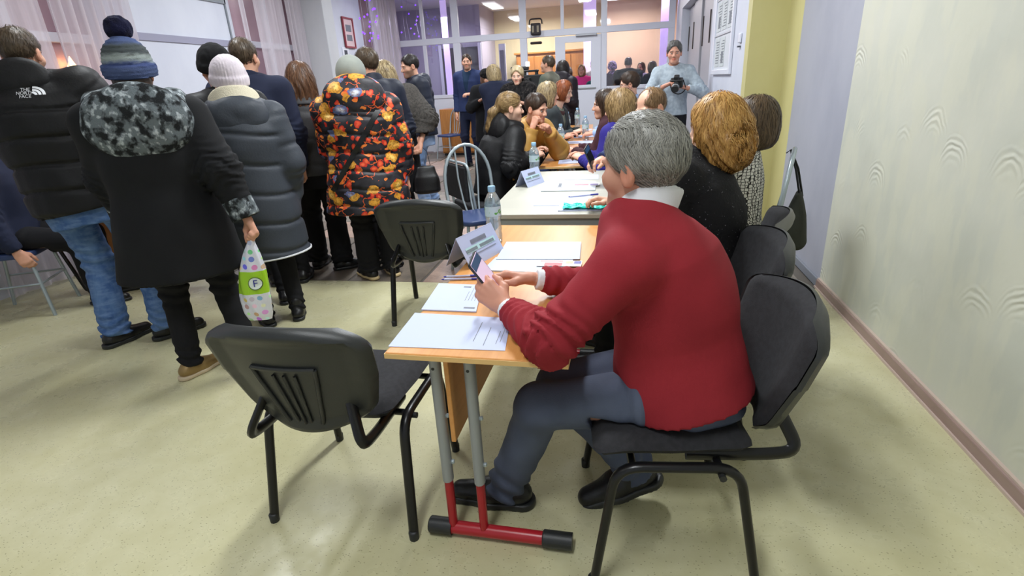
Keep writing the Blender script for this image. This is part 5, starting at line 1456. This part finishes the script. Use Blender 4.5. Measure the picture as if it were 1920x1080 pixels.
lb.top('sweater', CLOTH('ultramarine_knit', c(44, 36, 120)), puff=.018, hem=-.08); lb.pants(BLKTR); lb.shoes(SHOEB); lb.hair('bob', H_BLND, 2200, .11, .0024, vol=.012, length=.035, wav=.003, seed=35)
dh = Person('woman with long dark hair in a maroon top, seen in profile', (H_DH[0]+.13, H_DH[1]), 82, 1.68, sit=.475, lean=10, hd=(6, -4, 0), head_at=tuple(H_DH), h=.011, female=True, face_on=True, hcol=(40, 30, 26), handL=(H_DH[0]-.27, H_DH[1], .79), elL=(-.6, -.3, -1), handR=(H_DH[0]-.25, H_DH[1]+.25, .79), elR=(.6, -.3, -1))
dh.top('maroon_top', CLOTH('maroon_cloth', c(64, 34, 42)), puff=.016, hem=-.08); dh.pants(BLKTR); dh.shoes(SHOEB); dh.hair('long', H_DKBR, 1200, .12, .0024, vol=.004, seed=36)
gl = Person('dark-haired man with glasses in a light blue shirt at the far desk', (.20, 6.62), 84, 1.85, sit=.5, lean=8, hd=(8, -8, 0), head_at=(.09, 6.6, 1.31), h=.013, face_on=True, hcol=(40, 32, 28), handR=(-.3, 6.8, .8), handL=(-.3, 6.5, .8), elL=(-.6, -.3, -1), elR=(.6, -.3, -1))
gl.top('shirt', CLOTH('light_blue_shirt_cotton', c(160, 184, 222)), puff=.014, hem=-.08, collar=(.06, .066, .007)); gl.pants(BLKTR); gl.shoes(SHOEB); gl.hair('short', H_DKBR, 1000, .04, .0024, vol=.006)
# glasses
gm = MB()
for sx in (-1, 1):
    ring = [gl.hw((sx*.032+.024*math.cos(a), .098, -.002+.018*math.sin(a))) for a in np.linspace(0, 2*PI, 13)]
    gm.tube(ring, .0018, 5, cap=False); gm.tube([gl.hw((sx*.056, .096, 0)), gl.hw((sx*.084, .0, .0))], .0018, 5)
gm.tube([gl.hw((-.008, .099, 0)), gl.hw((.008, .099, 0))], .0018, 5)
gm.build('glasses', BLKP, gl.t, smooth=60)

# ---- seated, left side
bj = Person('woman with a dark blond ponytail in a black hooded jacket, in profile', (-1.05, 4.47), -52, 1.68, sit=.475, lean=14, slump=.5, hd=(-16, -4, 0), head_at=(-.88, 4.52, 1.205), h=.0095, face_on=True, female=True, hcol=(110, 86, 60), skin=SK3, handR=(-.70, 4.45, .82), handL=(-.75, 4.75, .82), elR=(.6, -.3, -1), elL=(-.6, -.3, -1))
bj.top('hooded_jacket', BLKNY, puff=.034, hem=-.08, hood=(.10, .03, .09), seed=81, wr=.007); bj.pants(BLKTR); bj.shoes(SHOEB)
bj.hair('tail', H_BLND, 2200, .07, .0022, tail=[((0, -.10, .0), (0, -.15, -.04), .03, .032), ((0, -.15, -.04), (-.02, -.17, -.16), .032, .03), ((-.02, -.17, -.16), (-.03, -.15, -.26), .028, .012)], seed=37)
mu = Person('woman in a mustard satin jacket leaning forward with her hand at her mouth', (-.93, 5.10), -128, 1.68, sit=.475, lean=18, slump=.5, hd=(10, -14, 0), head_at=(-.715, 4.86, 1.175), h=.0095, face_on=True, female=True, hcol=(56, 40, 32), handR=(-.74, 4.74, 1.02), handL=(-.60, 4.80, .98), elR=(.5, .4, -1), elL=(-.5, .4, -1), curl=(1.0, 1.0))
mu.top('mustard_jacket', CAMEL, puff=.04, hem=-.08, quilt=.16, qd=.006, wr=.009, collar=(.06, .085, .018), seed=82); mu.pants(BLKTR); mu.shoes(SHOEB); mu.hair('short', H_DKBR, 1500, .07, .0022, seed=38)
hi_ = Person('woman with blond streaks in a slate jacket turned towards the far desk', (-.98, 6.22), -78, 1.68, sit=.475, lean=10, hd=(-4, -8, 0), head_at=(-.775, 6.22, 1.255), h=.012, female=True, handR=(-.62, 6.1, .8), handL=(-.6, 6.4, .8), elR=(.6, -.3, -1), elL=(-.6, -.3, -1))
hi_.top('slate_jacket', CLOTH('slate_jacket_cloth', c(66, 74, 84)), puff=.026, hem=-.08); hi_.pants(BLKTR); hi_.shoes(SHOEB); hi_.hair('bob', H_STRK, 1600, .10, .003, vol=.008, length=.01, seed=39)
rh = Person('auburn-haired woman in a dark jacket and scarf looking down at the far desk', (-.86, 6.86), -104, 1.70, sit=.475, lean=12, hd=(-2, -14, 0), head_at=(-.665, 6.82, 1.265), h=.012, face_on=True, female=True, hcol=(120, 70, 44), skin=SK3, handR=(-.55, 6.65, .8), handL=(-.5, 6.9, .8), elR=(.6, -.3, -1), elL=(-.6, -.3, -1))
rh.top('dark_jacket', CLOTH('dark_green_grey_cloth', c(58, 64, 66)), puff=.026, hem=-.08, vneck=.22); rh.top('blouse', CLOTH('sage_cloth', c(128, 134, 118)), puff=.004, hem=-.05, sl_cut=.08, sleeve=-.008, wr=.002); rh.collar((.07, .08, .022, CLOTH('brown_scarf_cloth', c(84, 58, 56), c(58, 46, 48))), BLKKN, rh.t); rh.pants(BLKTR); rh.shoes(SHOEB); rh.hair('bob', H_RED, 1300, .08, .003, vol=.004, length=-.03, seed=40)
fl_ = Person('person in dark clothes sitting at the table at the left picture edge', (-4.28, 3.0), -62, 1.72, sit=.475, lean=6, h=.014, wid=1.1)
fl_.top('dark_jacket', NAVYC, puff=.03, hem=-.1); fl_.pants(BLKTR, r=.015); fl_.shoes(SHOEB); fl_.hair('short', H_BLK, 100)

# ---- people in the lobby behind the glass
def lobby(label, x, yv, hgt, face, topm, hairk, hairm, hd=(0, 0, 0), female=True, face_on=False, hemz=.8, puff=.02, **k):
    p = Person(label, (x, yv), face, hgt, h=.020, hd=hd, female=female, face_on=face_on, **k)
    p.top('jacket', topm, puff=puff, hemz=hemz); p.pants(BLKTR); p.shoes(SHOEB)
    if hairk: p.hair(hairk, hairm, 250, .06, .004)
    return p
lobby('woman in a bright pink jacket in the lobby behind the door pane', -.88, 13.3, 1.70, 176, CLOTH('hot_pink_cloth', c(226, 60, 136)), 'bob', H_BLND, face_on=True, hemz=.75)
lobby('dark-haired man beside the pink jacket in the lobby', -.62, 13.9, 1.82, 165, CLOTH('pale_grey_cloth', c(190, 186, 190)), 'short', H_DKBR, female=False, face_on=True)
lobby('woman in a teal coat seen from behind in the lobby', -.53, 12.75, 1.58, -20, CLOTH('teal_cloth', c(34, 86, 90)), 'bob', H_BOB, hemz=.6)
lobby('woman in a purple coat at the left edge of the door pane', -1.20, 13.55, 1.68, 150, CLOTH('purple_cloth', c(96, 40, 84)), 'bob', H_DKBR, face_on=True, hemz=.6)
lobby('broad man in a black jacket seen from behind through the right pane', .15, 13.2, 1.80, -6, BLKWOOL, 'short', H_STEEL, female=False, wid=1.2, puff=.03)
hs = Person('person in a flowered lilac headscarf in the lobby', (-.20, 13.8), 10, 1.72, h=.02, female=True)
def f_scarf(t):
    t.base(t.mix(t.ramp(t.noise(t.obj(), 30, 2), .45, .55), c(180, 160, 206), c(92, 86, 112)), .8)
SCARF = MX('flowered_lilac_scarf', f_scarf)
hs.top('jacket', CLOTH('dark_grey_cloth', c(74, 68, 80)), puff=.03, hemz=.6); hs.pants(BLKTR); hs.shoes(SHOEB); hs.hat('beanie', SCARF, vol=.014); hs.collar((.1, .09, .02, SCARF), SCARF, hs.t)
lobby('woman in a white jacket beside the dark bob in the lobby', .47, 13.7, 1.68, 150, CLOTH('white_cloth', c(220, 214, 220)), 'bob', H_BOB, face_on=True)
lobby('woman with a dark bob and black jacket at the right pane', .69, 13.15, 1.68, 40, BLKWOOL, 'bob', H_DKBR)

# ================================================================== SMALL THINGS
def font_mesh(body, size):
    cu = bpy.data.curves.new('lettering', 'FONT'); cu.body = body; cu.size = size; cu.align_x = 'CENTER'; cu.align_y = 'CENTER'; cu.resolution_u = 3
    o = bpy.data.objects.new('lettering', cu); COL.objects.link(o)
    dg = bpy.context.evaluated_depsgraph_get()
    me = bpy.data.meshes.new_from_object(o.evaluated_get(dg)); bpy.data.objects.remove(o)
    V = np.array([v.co[:2] for v in me.vertices]); F = [tuple(p.vertices) for p in me.polygons]
    return V, F
def decal(name, f, V2, F, org, u, v, out, mat, parent, lift=.0025):
    """flat print pressed on an implicit surface along direction out"""
    P = np.array([org+u*a+v*b+out*.12 for a, b in V2])
    for _ in range(60): P -= out*np.clip(f(P)-lift, -.03, .03)[:, None]*.8
    me = bpy.data.meshes.new(name); me.from_pydata([tuple(p) for p in P], [], F); me.update()
    return link(name, me, mat, parent)
# emblem on the black puffer
WMARK = M('white_print', c(226, 228, 232), .6)
o1 = p1.loc_in(Yp(58, 173, 2.36)); outv = np.array([.12, -1.0, .05]); outv /= np.linalg.norm(outv)
ux = np.cross(outv, [0, 0, 1.0])*-1; ux /= np.linalg.norm(ux); ux = ux if ux[0] > 0 else -ux; uv = np.cross(outv, ux); uv = uv if uv[2] > 0 else -uv
V2, F = [], []
for r0, r1 in ((.008, .017), (.0205, .0295), (.033, .043)):
    b = len(V2); n = 8
    for k in range(n+1):
        a = PI/2*k/n
        V2 += [(r0*math.cos(a), r0*math.sin(a)), (r1*math.cos(a), r1*math.sin(a))]
    F += [(b+2*k, b+2*k+1, b+2*k+3, b+2*k+2) for k in range(n)]
V2 = [(a*1.25-.002, b-.012) for a, b in V2]
decal('emblem', p1.topf, V2, F, o1, ux, uv, outv, WMARK, p1.topo)
for i, w_ in enumerate(('THE', 'NORTH', 'FACE')):
    tv, tf = font_mesh(w_, .022)
    if len(tv): decal('lettering', p1.topf, tv, tf, o1+ux*-.032+uv*(.016-.017*i), ux, uv, outv, WMARK, p1.topo)

def sheet(name, label, cat, corners, z, mat=PAPER, th=.0012, lines=None, group=None):
    """flat sheet from its four corners (near left, near right, far right, far left) in plan"""
    cs = [np.array(q[:2]) for q in corners]; ctr = sum(cs)/4
    t = thing(name, label, cat, (ctr[0], ctr[1], z), 0, group)
    pl = [tuple(q-ctr) for q in cs]
    MB().prism(pl, 0, th).build('page', mat, t)
    if lines:
        mb = MB(); ex, ey = (cs[1]-cs[0]), (cs[3]-cs[0])
        for (u0, v0, u1, v1) in lines:
            q = [cs[0]-ctr+ex*a+ey*b for a, b in ((u0, v0), (u1, v0), (u1, v1), (u0, v1))]
            mb.add([(p[0], p[1], th+.0004) for p in q], [(0, 1, 2, 3)])
        mb.build('print', INK, t)
    return t
DZ = .7155
pxs = lambda pts, z: [G(x, y, z) for x, y in pts]
def para(u0, v0, n, l, step=.05, w=.006, vert=True):
    return [(u0+i*step, v0, u0+i*step+w, v0+l*(1 if i % 3 else .7)) for i in range(n)] if vert else [(u0, v0+i*step, u0+l*(1 if i % 3 else .7), v0+i*step+w) for i in range(n)]
sheet('paper_sheet', 'white sheet nearest the front edge of the beech desk', 'paper', pxs([(728, 650), (947, 658), (958, 597), (778, 587)], DZ), DZ, lines=[(.70, .2, .706, .75), (.80, .1, .806, .6), (.90, .15, .905, .5), (.93, .2, .935, .6)])
sheet('paper_sheet', 'small stack of white sheets next to the pen on the beech desk', 'paper', pxs([(790, 582), (893, 586), (905, 536), (823, 533)], DZ), DZ, th=.004, lines=para(.70, .35, 4, .5, .06, .008)+[(.75, .08, .95, .13), (.55, .85, .7, .9), (.82, .85, .95, .9)])
sheet('brochure', 'white folder with small print beside the name card on the beech desk', 'folder', pxs([(905, 508), (1060, 515), (1075, 488), (930, 484)], DZ), DZ, M('folder_card', c(198, 208, 220), .45), .005)
sheet('paper_sheet', 'white sheet at the far end of the beech desk', 'paper', pxs([(930, 489), (1087, 489), (1090, 456), (950, 456)], DZ), DZ+.006)
lf = thing('leaflet', 'red and white leaflet with blue corner under the sweater sleeve', 'leaflet', tuple(G(1055, 497, DZ)+np.array([0, 0, .0085])), 0)
for (x0, x1, y0, y1, m_, nm) in ((-.10, .075, -.04, .028, M('leaflet_white', c(226, 222, 222), .4), 'page'), (-.07, .0, -.037, .0, M('leaflet_red', c(206, 52, 66), .4), 'red_panel'), (-.09, .0, .015, .024, M('leaflet_crimson', c(160, 60, 84), .4), 'red_strip'), (.045, .072, -.01, .02, M('leaflet_blue', c(60, 58, 150), .4), 'blue_panel'), (.012, .04, -.005, .018, M('leaflet_tan', c(204, 170, 130), .4), 'photo')):
    MB().box((x0, y0, 0 if nm == 'page' else .0011), (x1, y1, .001 if nm == 'page' else .0016)).build(nm, m_, lf)
def pen(label, a, b, z, col=c(40, 40, 150), group='ballpoint pens'):
    a, b = np.array(a[:2]), np.array(b[:2]); d = b-a; L = np.linalg.norm(d)
    t = thing('ballpoint_pen', label, 'pen', (a[0], a[1], z), math.atan2(d[1], d[0]), group)
    r = .0042
    MB().tube([(.0, 0, r), (.004, 0, r), (L*.72, 0, r)], [.0025, r, r], 8).build('barrel', M('clear_pen_barrel', c(176, 180, 206), .2), t, smooth=50)
    MB().tube([(L*.72, 0, r), (L*.98, 0, r), (L, 0, r)], [.0048, .0046, .003], 8).build('pen_cap', M('blue_pen_plastic', col, .35), t, smooth=50)
    MB().tube([(-.008, 0, r), (.002, 0, r)], [.002, .0035], 8).build('end_plug', M('blue_pen_plastic', col, .35), t, smooth=50)
    MB().tube([(.01, 0, r), (L*.7, 0, r)], .0015, 6).build('refill', M('blue_pen_plastic', col, .35), t)
pen('blue ballpoint pen lying across the left edge of the beech desk', G(832, 526, DZ), G(905, 524, DZ), DZ)
pen('second blue ballpoint pen just behind the first on the beech desk', G(836, 521, DZ), G(900, 518, DZ), DZ)
pen('blue pen lying on the white sheet of the ivory table', G(1068, 371, .75), G(1122, 366, .75), .7525)
def name_card(label, base, rz, w=.21, d=.10, hgt=.115):
    t = thing('name_card', label, 'name card', tuple(base), rz, 'folded name cards')
    th = .0015; n = math.hypot(d/2, hgt)
    for sy, nm in ((-1, 'front_panel'), (1, 'rear_panel')):
        y0 = sy*d/2
        mb = MB(); v = [(-w/2, y0, 0), (w/2, y0, 0), (w/2, 0, hgt), (-w/2, 0, hgt)]
        nx = np.array([0, sy*hgt, d/2])/n*th
        mb.add(v+[tuple(np.array(p)-nx) for p in v], [(0, 1, 2, 3), (7, 6, 5, 4), (0, 4, 5, 1), (1, 5, 6, 2), (2, 6, 7, 3), (3, 7, 4, 0)])
        o = mb.build(nm, PAPER, t)
        nrm = np.array([0, sy*hgt, d/2])/n
        def bar(u0, u1, s0, s1, mat, nm2):
            q = [np.array([u, y0*(1-s), hgt*s])+nrm*.0012 for u, s in ((u0, s0), (u1, s0), (u1, s1), (u0, s1))]
            return MB().add(q, [(0, 1, 2, 3)]).build(nm2, mat, o)
        bar(-w*.42, w*.40, .42, .60, M('pale_cyan_print', c(186, 222, 226), .6), 'tint_band')
        rg = random.Random(3); mb1 = []
        for (s0, s1, u0, u1, gw) in ((.64, .78, -.22, .20, .02), (.44, .54, -.05, .36, .014), (.44, .54, -.42, -.12, .014), (.30, .335, -.42, .36, .012)):
            u = u0
            while u < u1:
                ww = gw*rg.uniform(.6, 1.1)
                q = [np.array([uu*w, y0*(1-s), hgt*s])+nrm*.0016 for uu, s in ((u, s0), (u+ww, s0), (u+ww, s1), (u, s1))]
                mb1.append(q); u += ww+gw*.35
        m2 = MB()
        for q in mb1: m2.add(q, [(0, 1, 2, 3)])
        m2.build('lettering', INK, o)
    return t
name_card('folded white name card standing on the beech desk', G(893, 483, DZ), math.radians(72), .27, .12, .12)
name_card('folded white name card standing on the ivory table', G(994, 346, .75), math.radians(68), .22, .10, .105)
def f_pet(t):
    tr = t.n('ShaderNodeBsdfTransparent', Color=(.90, .95, .98, 1)); gl_ = t.n('ShaderNodeBsdfGlossy', Color=(1, 1, 1, 1), Roughness=.08)
    df = t.n('ShaderNodeBsdfDiffuse', Color=c(190, 212, 224))
    lw = t.n('ShaderNodeLayerWeight', Blend=.45)
    a = t.n('ShaderNodeMixShader', i0=.22, i1=tr, i2=df)
    b = t.n('ShaderNodeMixShader', i0=t.math('ADD', t.math('MULTIPLY', lw, .55), .08), i1=a, i2=gl_); t.t.links.new(b, t.out.inputs[0])
PET = MX('clear_bottle_plastic', f_pet)
CAPB = M('pale_blue_cap', c(150, 190, 220), .4)
def bottle(label, base, s=1.0, green=True):
    t = thing('water_bottle', label, 'bottle', tuple(base), 0, 'plastic water bottles')
    pr = [(.028, 0), (.032, .004), (.033, .03), (.030, .042), (.033, .054), (.030, .066), (.033, .078), (.030, .09), (.033, .105), (.033, .155), (.030, .175), (.020, .195), (.0125, .205), (.0125, .218)]
    MB().lathe([(r*s, z*s) for r, z in pr], 18, mi=0).build('bottle_body', PET, t, smooth=70)
    MB().lathe([(.0145*s, .206*s), (.0155*s, .21*s), (.0155*s, .226*s), (.0135*s, .229*s)], 14).build('cap', CAPB, t, smooth=50)
    mb = MB(); n = 18
    vv = []
    for z in (.110, .150):
        for k in range(n): vv.append((.0336*s*math.cos(2*PI*k/n), .0336*s*math.sin(2*PI*k/n), z*s))
    mb.add(vv, [(k, (k+1) % n, n+(k+1) % n, n+k) for k in range(n)])
    mb.build('label_band', MX('bottle_label', lambda t_: (t_.base(t_.mix(t_.ramp(t_.noise(t_.obj(), 40, 2), .60, .66), c(196, 214, 220), c(96, 170, 70) if True else c(0, 0, 0)), .4))), t, smooth=60, fix=False)
    return t
bottle('clear water bottle with pale blue cap on the beech desk behind the name card', G(928, 452, DZ), 1.12)
bottle('clear water bottle with pale blue cap at the left edge of the ivory table', G(1003, 335, .75), 1.1)
bottle('water bottle standing on the desk behind the ivory table', G(1052, 282, .7155), 1.15)
bottle('bluish water bottle on the middle desk of the far row', (-.40, 6.60, .7155), 1.2)
bottle('left of the two bluish bottles on the farthest desk', (-.70, 7.6, .7155), 1.2)
bottle('right of the two bluish bottles on the farthest desk', (-.62, 8.3, .7155), 1.25)
# ivory table papers
sheet('paper_sheet', 'blank white sheet at the near end of the ivory table', 'paper', pxs([(1000, 386), (1090, 386), (1112, 368), (1008, 369)], .75), .7505)
sheet('brochure', 'white folder with a small print lying in the middle of the ivory table', 'folder', pxs([(1014, 360), (1116, 358), (1118, 342), (1022, 342)], .75), .7505, M('folder_card', c(198, 208, 220), .45), .006, lines=[(.30, .4, .36, .75), (.28, .34, .38, .39)])
sheet('paper_sheet', 'white sheet at the far end of the ivory table', 'paper', pxs([(1058, 338), (1122, 336), (1122, 328), (1054, 329)], .75), .7505)
lf2 = thing('leaflet', 'pink and red leaflet on the folder of the ivory table', 'leaflet', tuple(G(1098, 346, .757)), 0)
MB().box((-.09, -.04, 0), (.09, .05, .001)).build('page', M('leaflet_white', c(226, 222, 222), .4), lf2); MB().box((-.07, -.03, .001), (.02, .02, .0015)).build('red_panel', M('leaflet_pink', c(222, 120, 130), .4), lf2)
MB().box((.03, -.03, .001), (.08, .02, .0015)).build('blue_panel', M('leaflet_violet', c(110, 90, 150), .4), lf2)
def f_foil(t):
    t.base(c(40, 200, 180), .18, .25, .6); t.bump(t.noise(t.obj((1, 6, 1)), 14, 3), .9, .02)
gq = thing('plastic_file', 'crumpled glossy green plastic file at the front of the ivory table', 'file', tuple(G(1100, 391, .75)), math.radians(2))
MB().grid(lambda u, v: (-.125+.33*u, -.055+.13*v, .012+.008*math.sin(v*17+u*5)+.004*math.sin(u*31+v*9)), 24, 16).build('green_cover', MX('green_foil_plastic', f_foil), gq, smooth=60, fix=False)
MB().box((-.15, -.06, 0), (.19, .07, .006)).build('sheets_inside', PAPER, gq)
# phone in the sweater man's left hand
def slab_obj(name, label, cat, ctr, ax_l, ax_n, size, body, screen=None, parent=None):
    l = np.array(ax_l, float); l /= np.linalg.norm(l); n = np.array(ax_n, float); n -= l*(n@l); n /= np.linalg.norm(n); w = np.cross(l, n)
    t = thing(name, label, cat, (0, 0, 0)); t.matrix_world = Matrix([[w[0], l[0], n[0], ctr[0]], [w[1], l[1], n[1], ctr[1]], [w[2], l[2], n[2], ctr[2]], [0, 0, 0, 1]])
    W, L, H = size
    MB().prism(rrect(W, L, .008), -H/2, H/2).build('phone_body', body, t, bevel=.0015)
    if screen: MB().prism(rrect(W-.006, L-.006, .006), H/2, H/2+.0006).build('screen', screen, t); MB().box((-W/2+.004, L/2-.035, H/2+.0006), (W/2-.004, L/2-.006, H/2+.001)).build('screen_header', M('screen_blue', c(70, 104, 150), .2), t)
    return t
SCR = emis('lit_phone_screen', c(226, 206, 232), .55)
slab_obj('smartphone', 'smartphone held in front of the man in the crimson sweater', 'phone', (-.405, 1.525, .845), (-.42, -.34, .84), (.75, -.25, .45), (.072, .15, .008), BLKP, SCR)
slab_obj('smartphone', 'dark phone held above the far end of the ivory table', 'phone', tuple(Yp(1106, 294, 3.40)), (-.3, -.3, .8), (.6, -.3, .2), (.07, .145, .008), BLKP, M('dark_screen', c(40, 42, 48), .15))
# papers and folders on the far desks
for i, (x, yv, rz, lab) in enumerate(((-.36, 4.85, 4, 'white sheets at the near end of the desk behind the ivory table'), (-.34, 5.35, -6, 'white sheets in the middle of the desk behind the ivory table'), (-.42, 5.75, 3, 'white sheets at the far end of the desk behind the ivory table'), (-.45, 6.35, -4, 'white sheets at the near end of the middle far desk'), (-.46, 7.0, 5, 'white sheets at the far end of the middle far desk'), (-.56, 7.9, 2, 'white sheets on the farthest desk'))):
    ca, sa = math.cos(D2R(rz)), math.sin(D2R(rz))
    q = [(x+ca*a-sa*b, yv+sa*a+ca*b) for a, b in ((-.17, -.12), (.17, -.12), (.17, .12), (-.17, .12))]
    sheet('paper_sheet', lab, 'paper', q, .7155, th=.006, lines=para(.1, .2, 5, .7, .12, .02, False))
# sheets held by the two reading women
for (p, n_, lab) in (((-1.92, 8.62, 1.2), (-.2, -.5, .8), 'white sheet held by the woman in the black fur hat'), ((-1.66, 8.52, 1.2), (-.3, -.6, .75), 'white sheet held by the blond woman in navy')):
    l = np.array([.55, .25, .6]); t = slab_obj('paper_sheet', lab, 'paper', p, l, n_, (.2, .29, .002), PAPER)
    for ch in t.children: ch.name = 'page'

# shopping bag
bg = thing('shopping_bag', 'white plastic shopping bag with coloured dots and a lime band with the letter F', 'bag', tuple(Yp(488, 598, 2.30)), math.radians(10))
def f_bag(t):
    v = t.obj(); z = t.n('ShaderNodeSeparateXYZ', 2, Vector=v)
    nd = t.t.nodes.new('ShaderNodeTexVoronoi'); nd.inputs['Scale'].default_value = 24; nd.inputs['Randomness'].default_value = .25
    t.t.links.new(t.obj((1, .02, 1)), nd.inputs['Vector'])
    hs_ = t.t.nodes.new('ShaderNodeHueSaturation'); hs_.inputs['Saturation'].default_value = 1.1; hs_.inputs['Value'].default_value = 1.0
    t.t.links.new(nd.outputs['Color'], hs_.inputs['Color'])
    dot = t.math('LESS_THAN', nd.outputs['Distance'], .33)
    col = t.mix(t.math('MULTIPLY', dot, .75), c(222, 224, 236), hs_.outputs[0])
    band = t.math('MULTIPLY', t.math('GREATER_THAN', z, .155), t.math('LESS_THAN', z, .275))
    col = t.mix(band, col, c(160, 208, 44))
    t.base(col, .32, 0, .4); t.bump(t.noise(t.obj((2, 2, .7)), 26, 3), .5, .006)
BAG = MX('dotted_bag_film', f_bag)
def bagp(u, v, s=1):
    z = .45*v; w = np.interp(v, [0, .08, .3, .6, .8, .93, 1], [.062, .072, .080, .070, .045, .020, .012]); d = np.interp(v, [0, .1, .4, .8, 1], [.018, .04, .045, .025, .012])
    a = 2*PI*u
    return (w*math.cos(a)*(1+.05*math.sin(a*7+v*9))+.055*v*v, d*math.sin(a)*(1+.10*math.sin(a*5+v*14)), z)
MB().grid(lambda u, v: bagp(u, v), 41, 24).build('bag_body', BAG, bg, smooth=70, fix=False)
MB().prism([bagp(k/20, 0)[:2] for k in range(20)], 0, .002).build('bag_bottom', BAG, bg)
MB().tube([(.055, 0, .43), (.06, .01, .46), (.065, .02, .49)], [.012, .016, .008], 8).build('gathered_handle', M('bag_handle_film', c(222, 222, 230), .35), bg, smooth=60)
V2 = [(.034*math.cos(2*PI*k/24), .034*math.sin(2*PI*k/24)) for k in range(24)]
def bag_decal(nm, V2, F, u0, z0, mat, lift):
    P = []
    for a, b in V2:
        v = (z0+b)/.45; x = u0+a; w = np.interp(v, [0, .08, .3, .6, .8, .93, 1], [.062, .072, .080, .070, .045, .020, .012]); d = np.interp(v, [0, .1, .4, .8, 1], [.018, .04, .045, .025, .012])
        q = np.clip((x-.055*v*v)/w, -1, 1); P.append((x, -d*1.1*math.sqrt(max(0, 1-q*q))-lift, z0+b))
    me = bpy.data.meshes.new(nm); me.from_pydata(P, [], F); return link(nm, me, mat, bg)
bag_decal('emblem_ring', V2+[(a*.9, b*.9) for a, b in V2], [(k, (k+1) % 24, 24+(k+1) % 24, 24+k) for k in range(24)], .042, .215, M('bag_ring', c(70, 80, 60), .5), .005)
bag_decal('emblem_disc', [(a*.88, b*.88) for a, b in V2], [tuple(range(24))], .042, .215, M('bag_disc', c(222, 232, 226), .5), .004)
tv, tf = font_mesh('F', .052)
bag_decal('letter', tv, tf, .044, .215, M('bag_letter', c(36, 40, 140), .5), .0065)

# handbags
def soft_bag(label, cat, loc, rz, size, mat, strap, group=None, name='handbag'):
    t = thing(name, label, cat, loc, rz, group); W, D_, H = size
    def f(P):
        q = P.copy(); zz = q[:, 2]/H
        w = np.interp(zz, [0, .1, .6, 1], [.42, .5, .44, .30])*W; d = np.interp(zz, [0, .12, .6, 1], [.38, .5, .36, .08])*D_
        r = (np.abs(q[:, 0]/w)**3+np.abs(q[:, 1]/d)**3)**(1/3); dd = (r-1)*np.minimum(w, d)
        return smax(smax(dd, q[:, 2]-H, .02), -q[:, 2], .03)+.004*wob(P, 40, 3)
    V, F = surface(f, (-W*.6, -D_*.6, -.01), (W*.6, D_*.6, H+.02), .008)
    o = link('bag_body', np_mesh('bag_body', V, F), mat, t)
    for s_ in strap: MB().tube(s_, .006, 6, squash=.5).build('strap', BLKM, t, smooth=60)
    return t
soft_bag('dark olive handbag hanging from the hoop-back chair by the lavender wall', 'handbag', tuple(Yp(1484, 462, 3.30)), math.radians(73), (.26, .15, .33), CLOTH('dark_olive_felt', c(52, 54, 46), c(44, 46, 40), .9, .6, 300),
         [[(-.03, -.01, .29), (-.02, .03, .45), (0, .07, .56), (.01, .09, .54)], [(.05, -.02, .29), (.03, .02, .45), (0.0, .07, .56)]])
soft_bag('black handbag held by the woman in the grey plush jacket', 'handbag', (-1.83, 4.97, .43), math.radians(20), (.26, .14, .27), SHOEB, [[(-.06, 0, .26), (-.05, 0, .40), (-.02, 0, .455), (.03, 0, .40), (.05, 0, .26)]])

# cameras
def camera_obj(label, loc, rz):
    t = thing('camera', label, 'camera', loc, rz)
    MB().box((-.07, -.035, -.05), (.07, .035, .05)).build('camera_body', BLKP, t, bevel=.014, seg=3)
    MB().box((-.03, -.03, .045), (.03, .03, .085)).build('viewfinder_hump', BLKP, t, bevel=.01)
    MB().tube([(0, .03, 0), (0, .06, 0), (0, .07, 0), (0, .15, 0), (0, .155, 0)], [.036, .036, .042, .042, .036], 16).build('lens', BLKP2, t, smooth=40)
    MB().tube([(0, .11, 0), (0, .125, 0)], .0428, 16).build('lens_ring', STEEL, t, smooth=40)
    MB().tube(bend([(-.072, 0, .03), (-.10, -.04, -.10), (-.03, -.03, -.16), (.06, -.02, -.12), (.072, 0, .03)], .05), .006, 6).build('strap', BLKM, t, smooth=60)
    return t
o = camera_obj('black camera with a large lens held by the photographer', (.62, 6.73, 1.295), D2R(168)); o.rotation_euler = (D2R(-25), 0, D2R(168))
vc = thing('video_camera', 'black shoulder video camera in front of the man in grey-green', 'video camera', (-1.33, 8.72, 1.37), D2R(80))
MB().box((-.07, -.22, -.08), (.07, .20, .12)).build('camera_body', BLKP, vc, bevel=.015)
MB().tube([(0, .2, .02), (0, .24, .02), (0, .40, .02), (0, .41, .02)], [.05, .06, .06, .05], 14).build('lens', BLKP2, vc, smooth=40)
MB().box((-.03, -.1, .16), (.03, .15, .19)).build('top_handle', BLKP, vc, bevel=.01); MB().box((-.02, .1, .11), (.02, .14, .17)).build('handle_post', BLKP, vc); MB().box((-.02, -.09, .11), (.02, -.05, .17)).build('handle_post', BLKP, vc)
MB().tube([(.0, .06, .22), (.0, .34, .22)], [.028, .028], 10).build('microphone', CLOTH('grey_foam', c(60, 60, 62)), vc, smooth=50)
MB().box((-.16, .0, .02), (-.07, .06, .08)).build('eyepiece', BLKP, vc, bevel=.01)
MB().box((-.05, .05, .24), (.05, .09, .31)).build('lamp_head', emis('camera_lamp', (1, .97, .9, 1), 1.2), vc, bevel=.01)
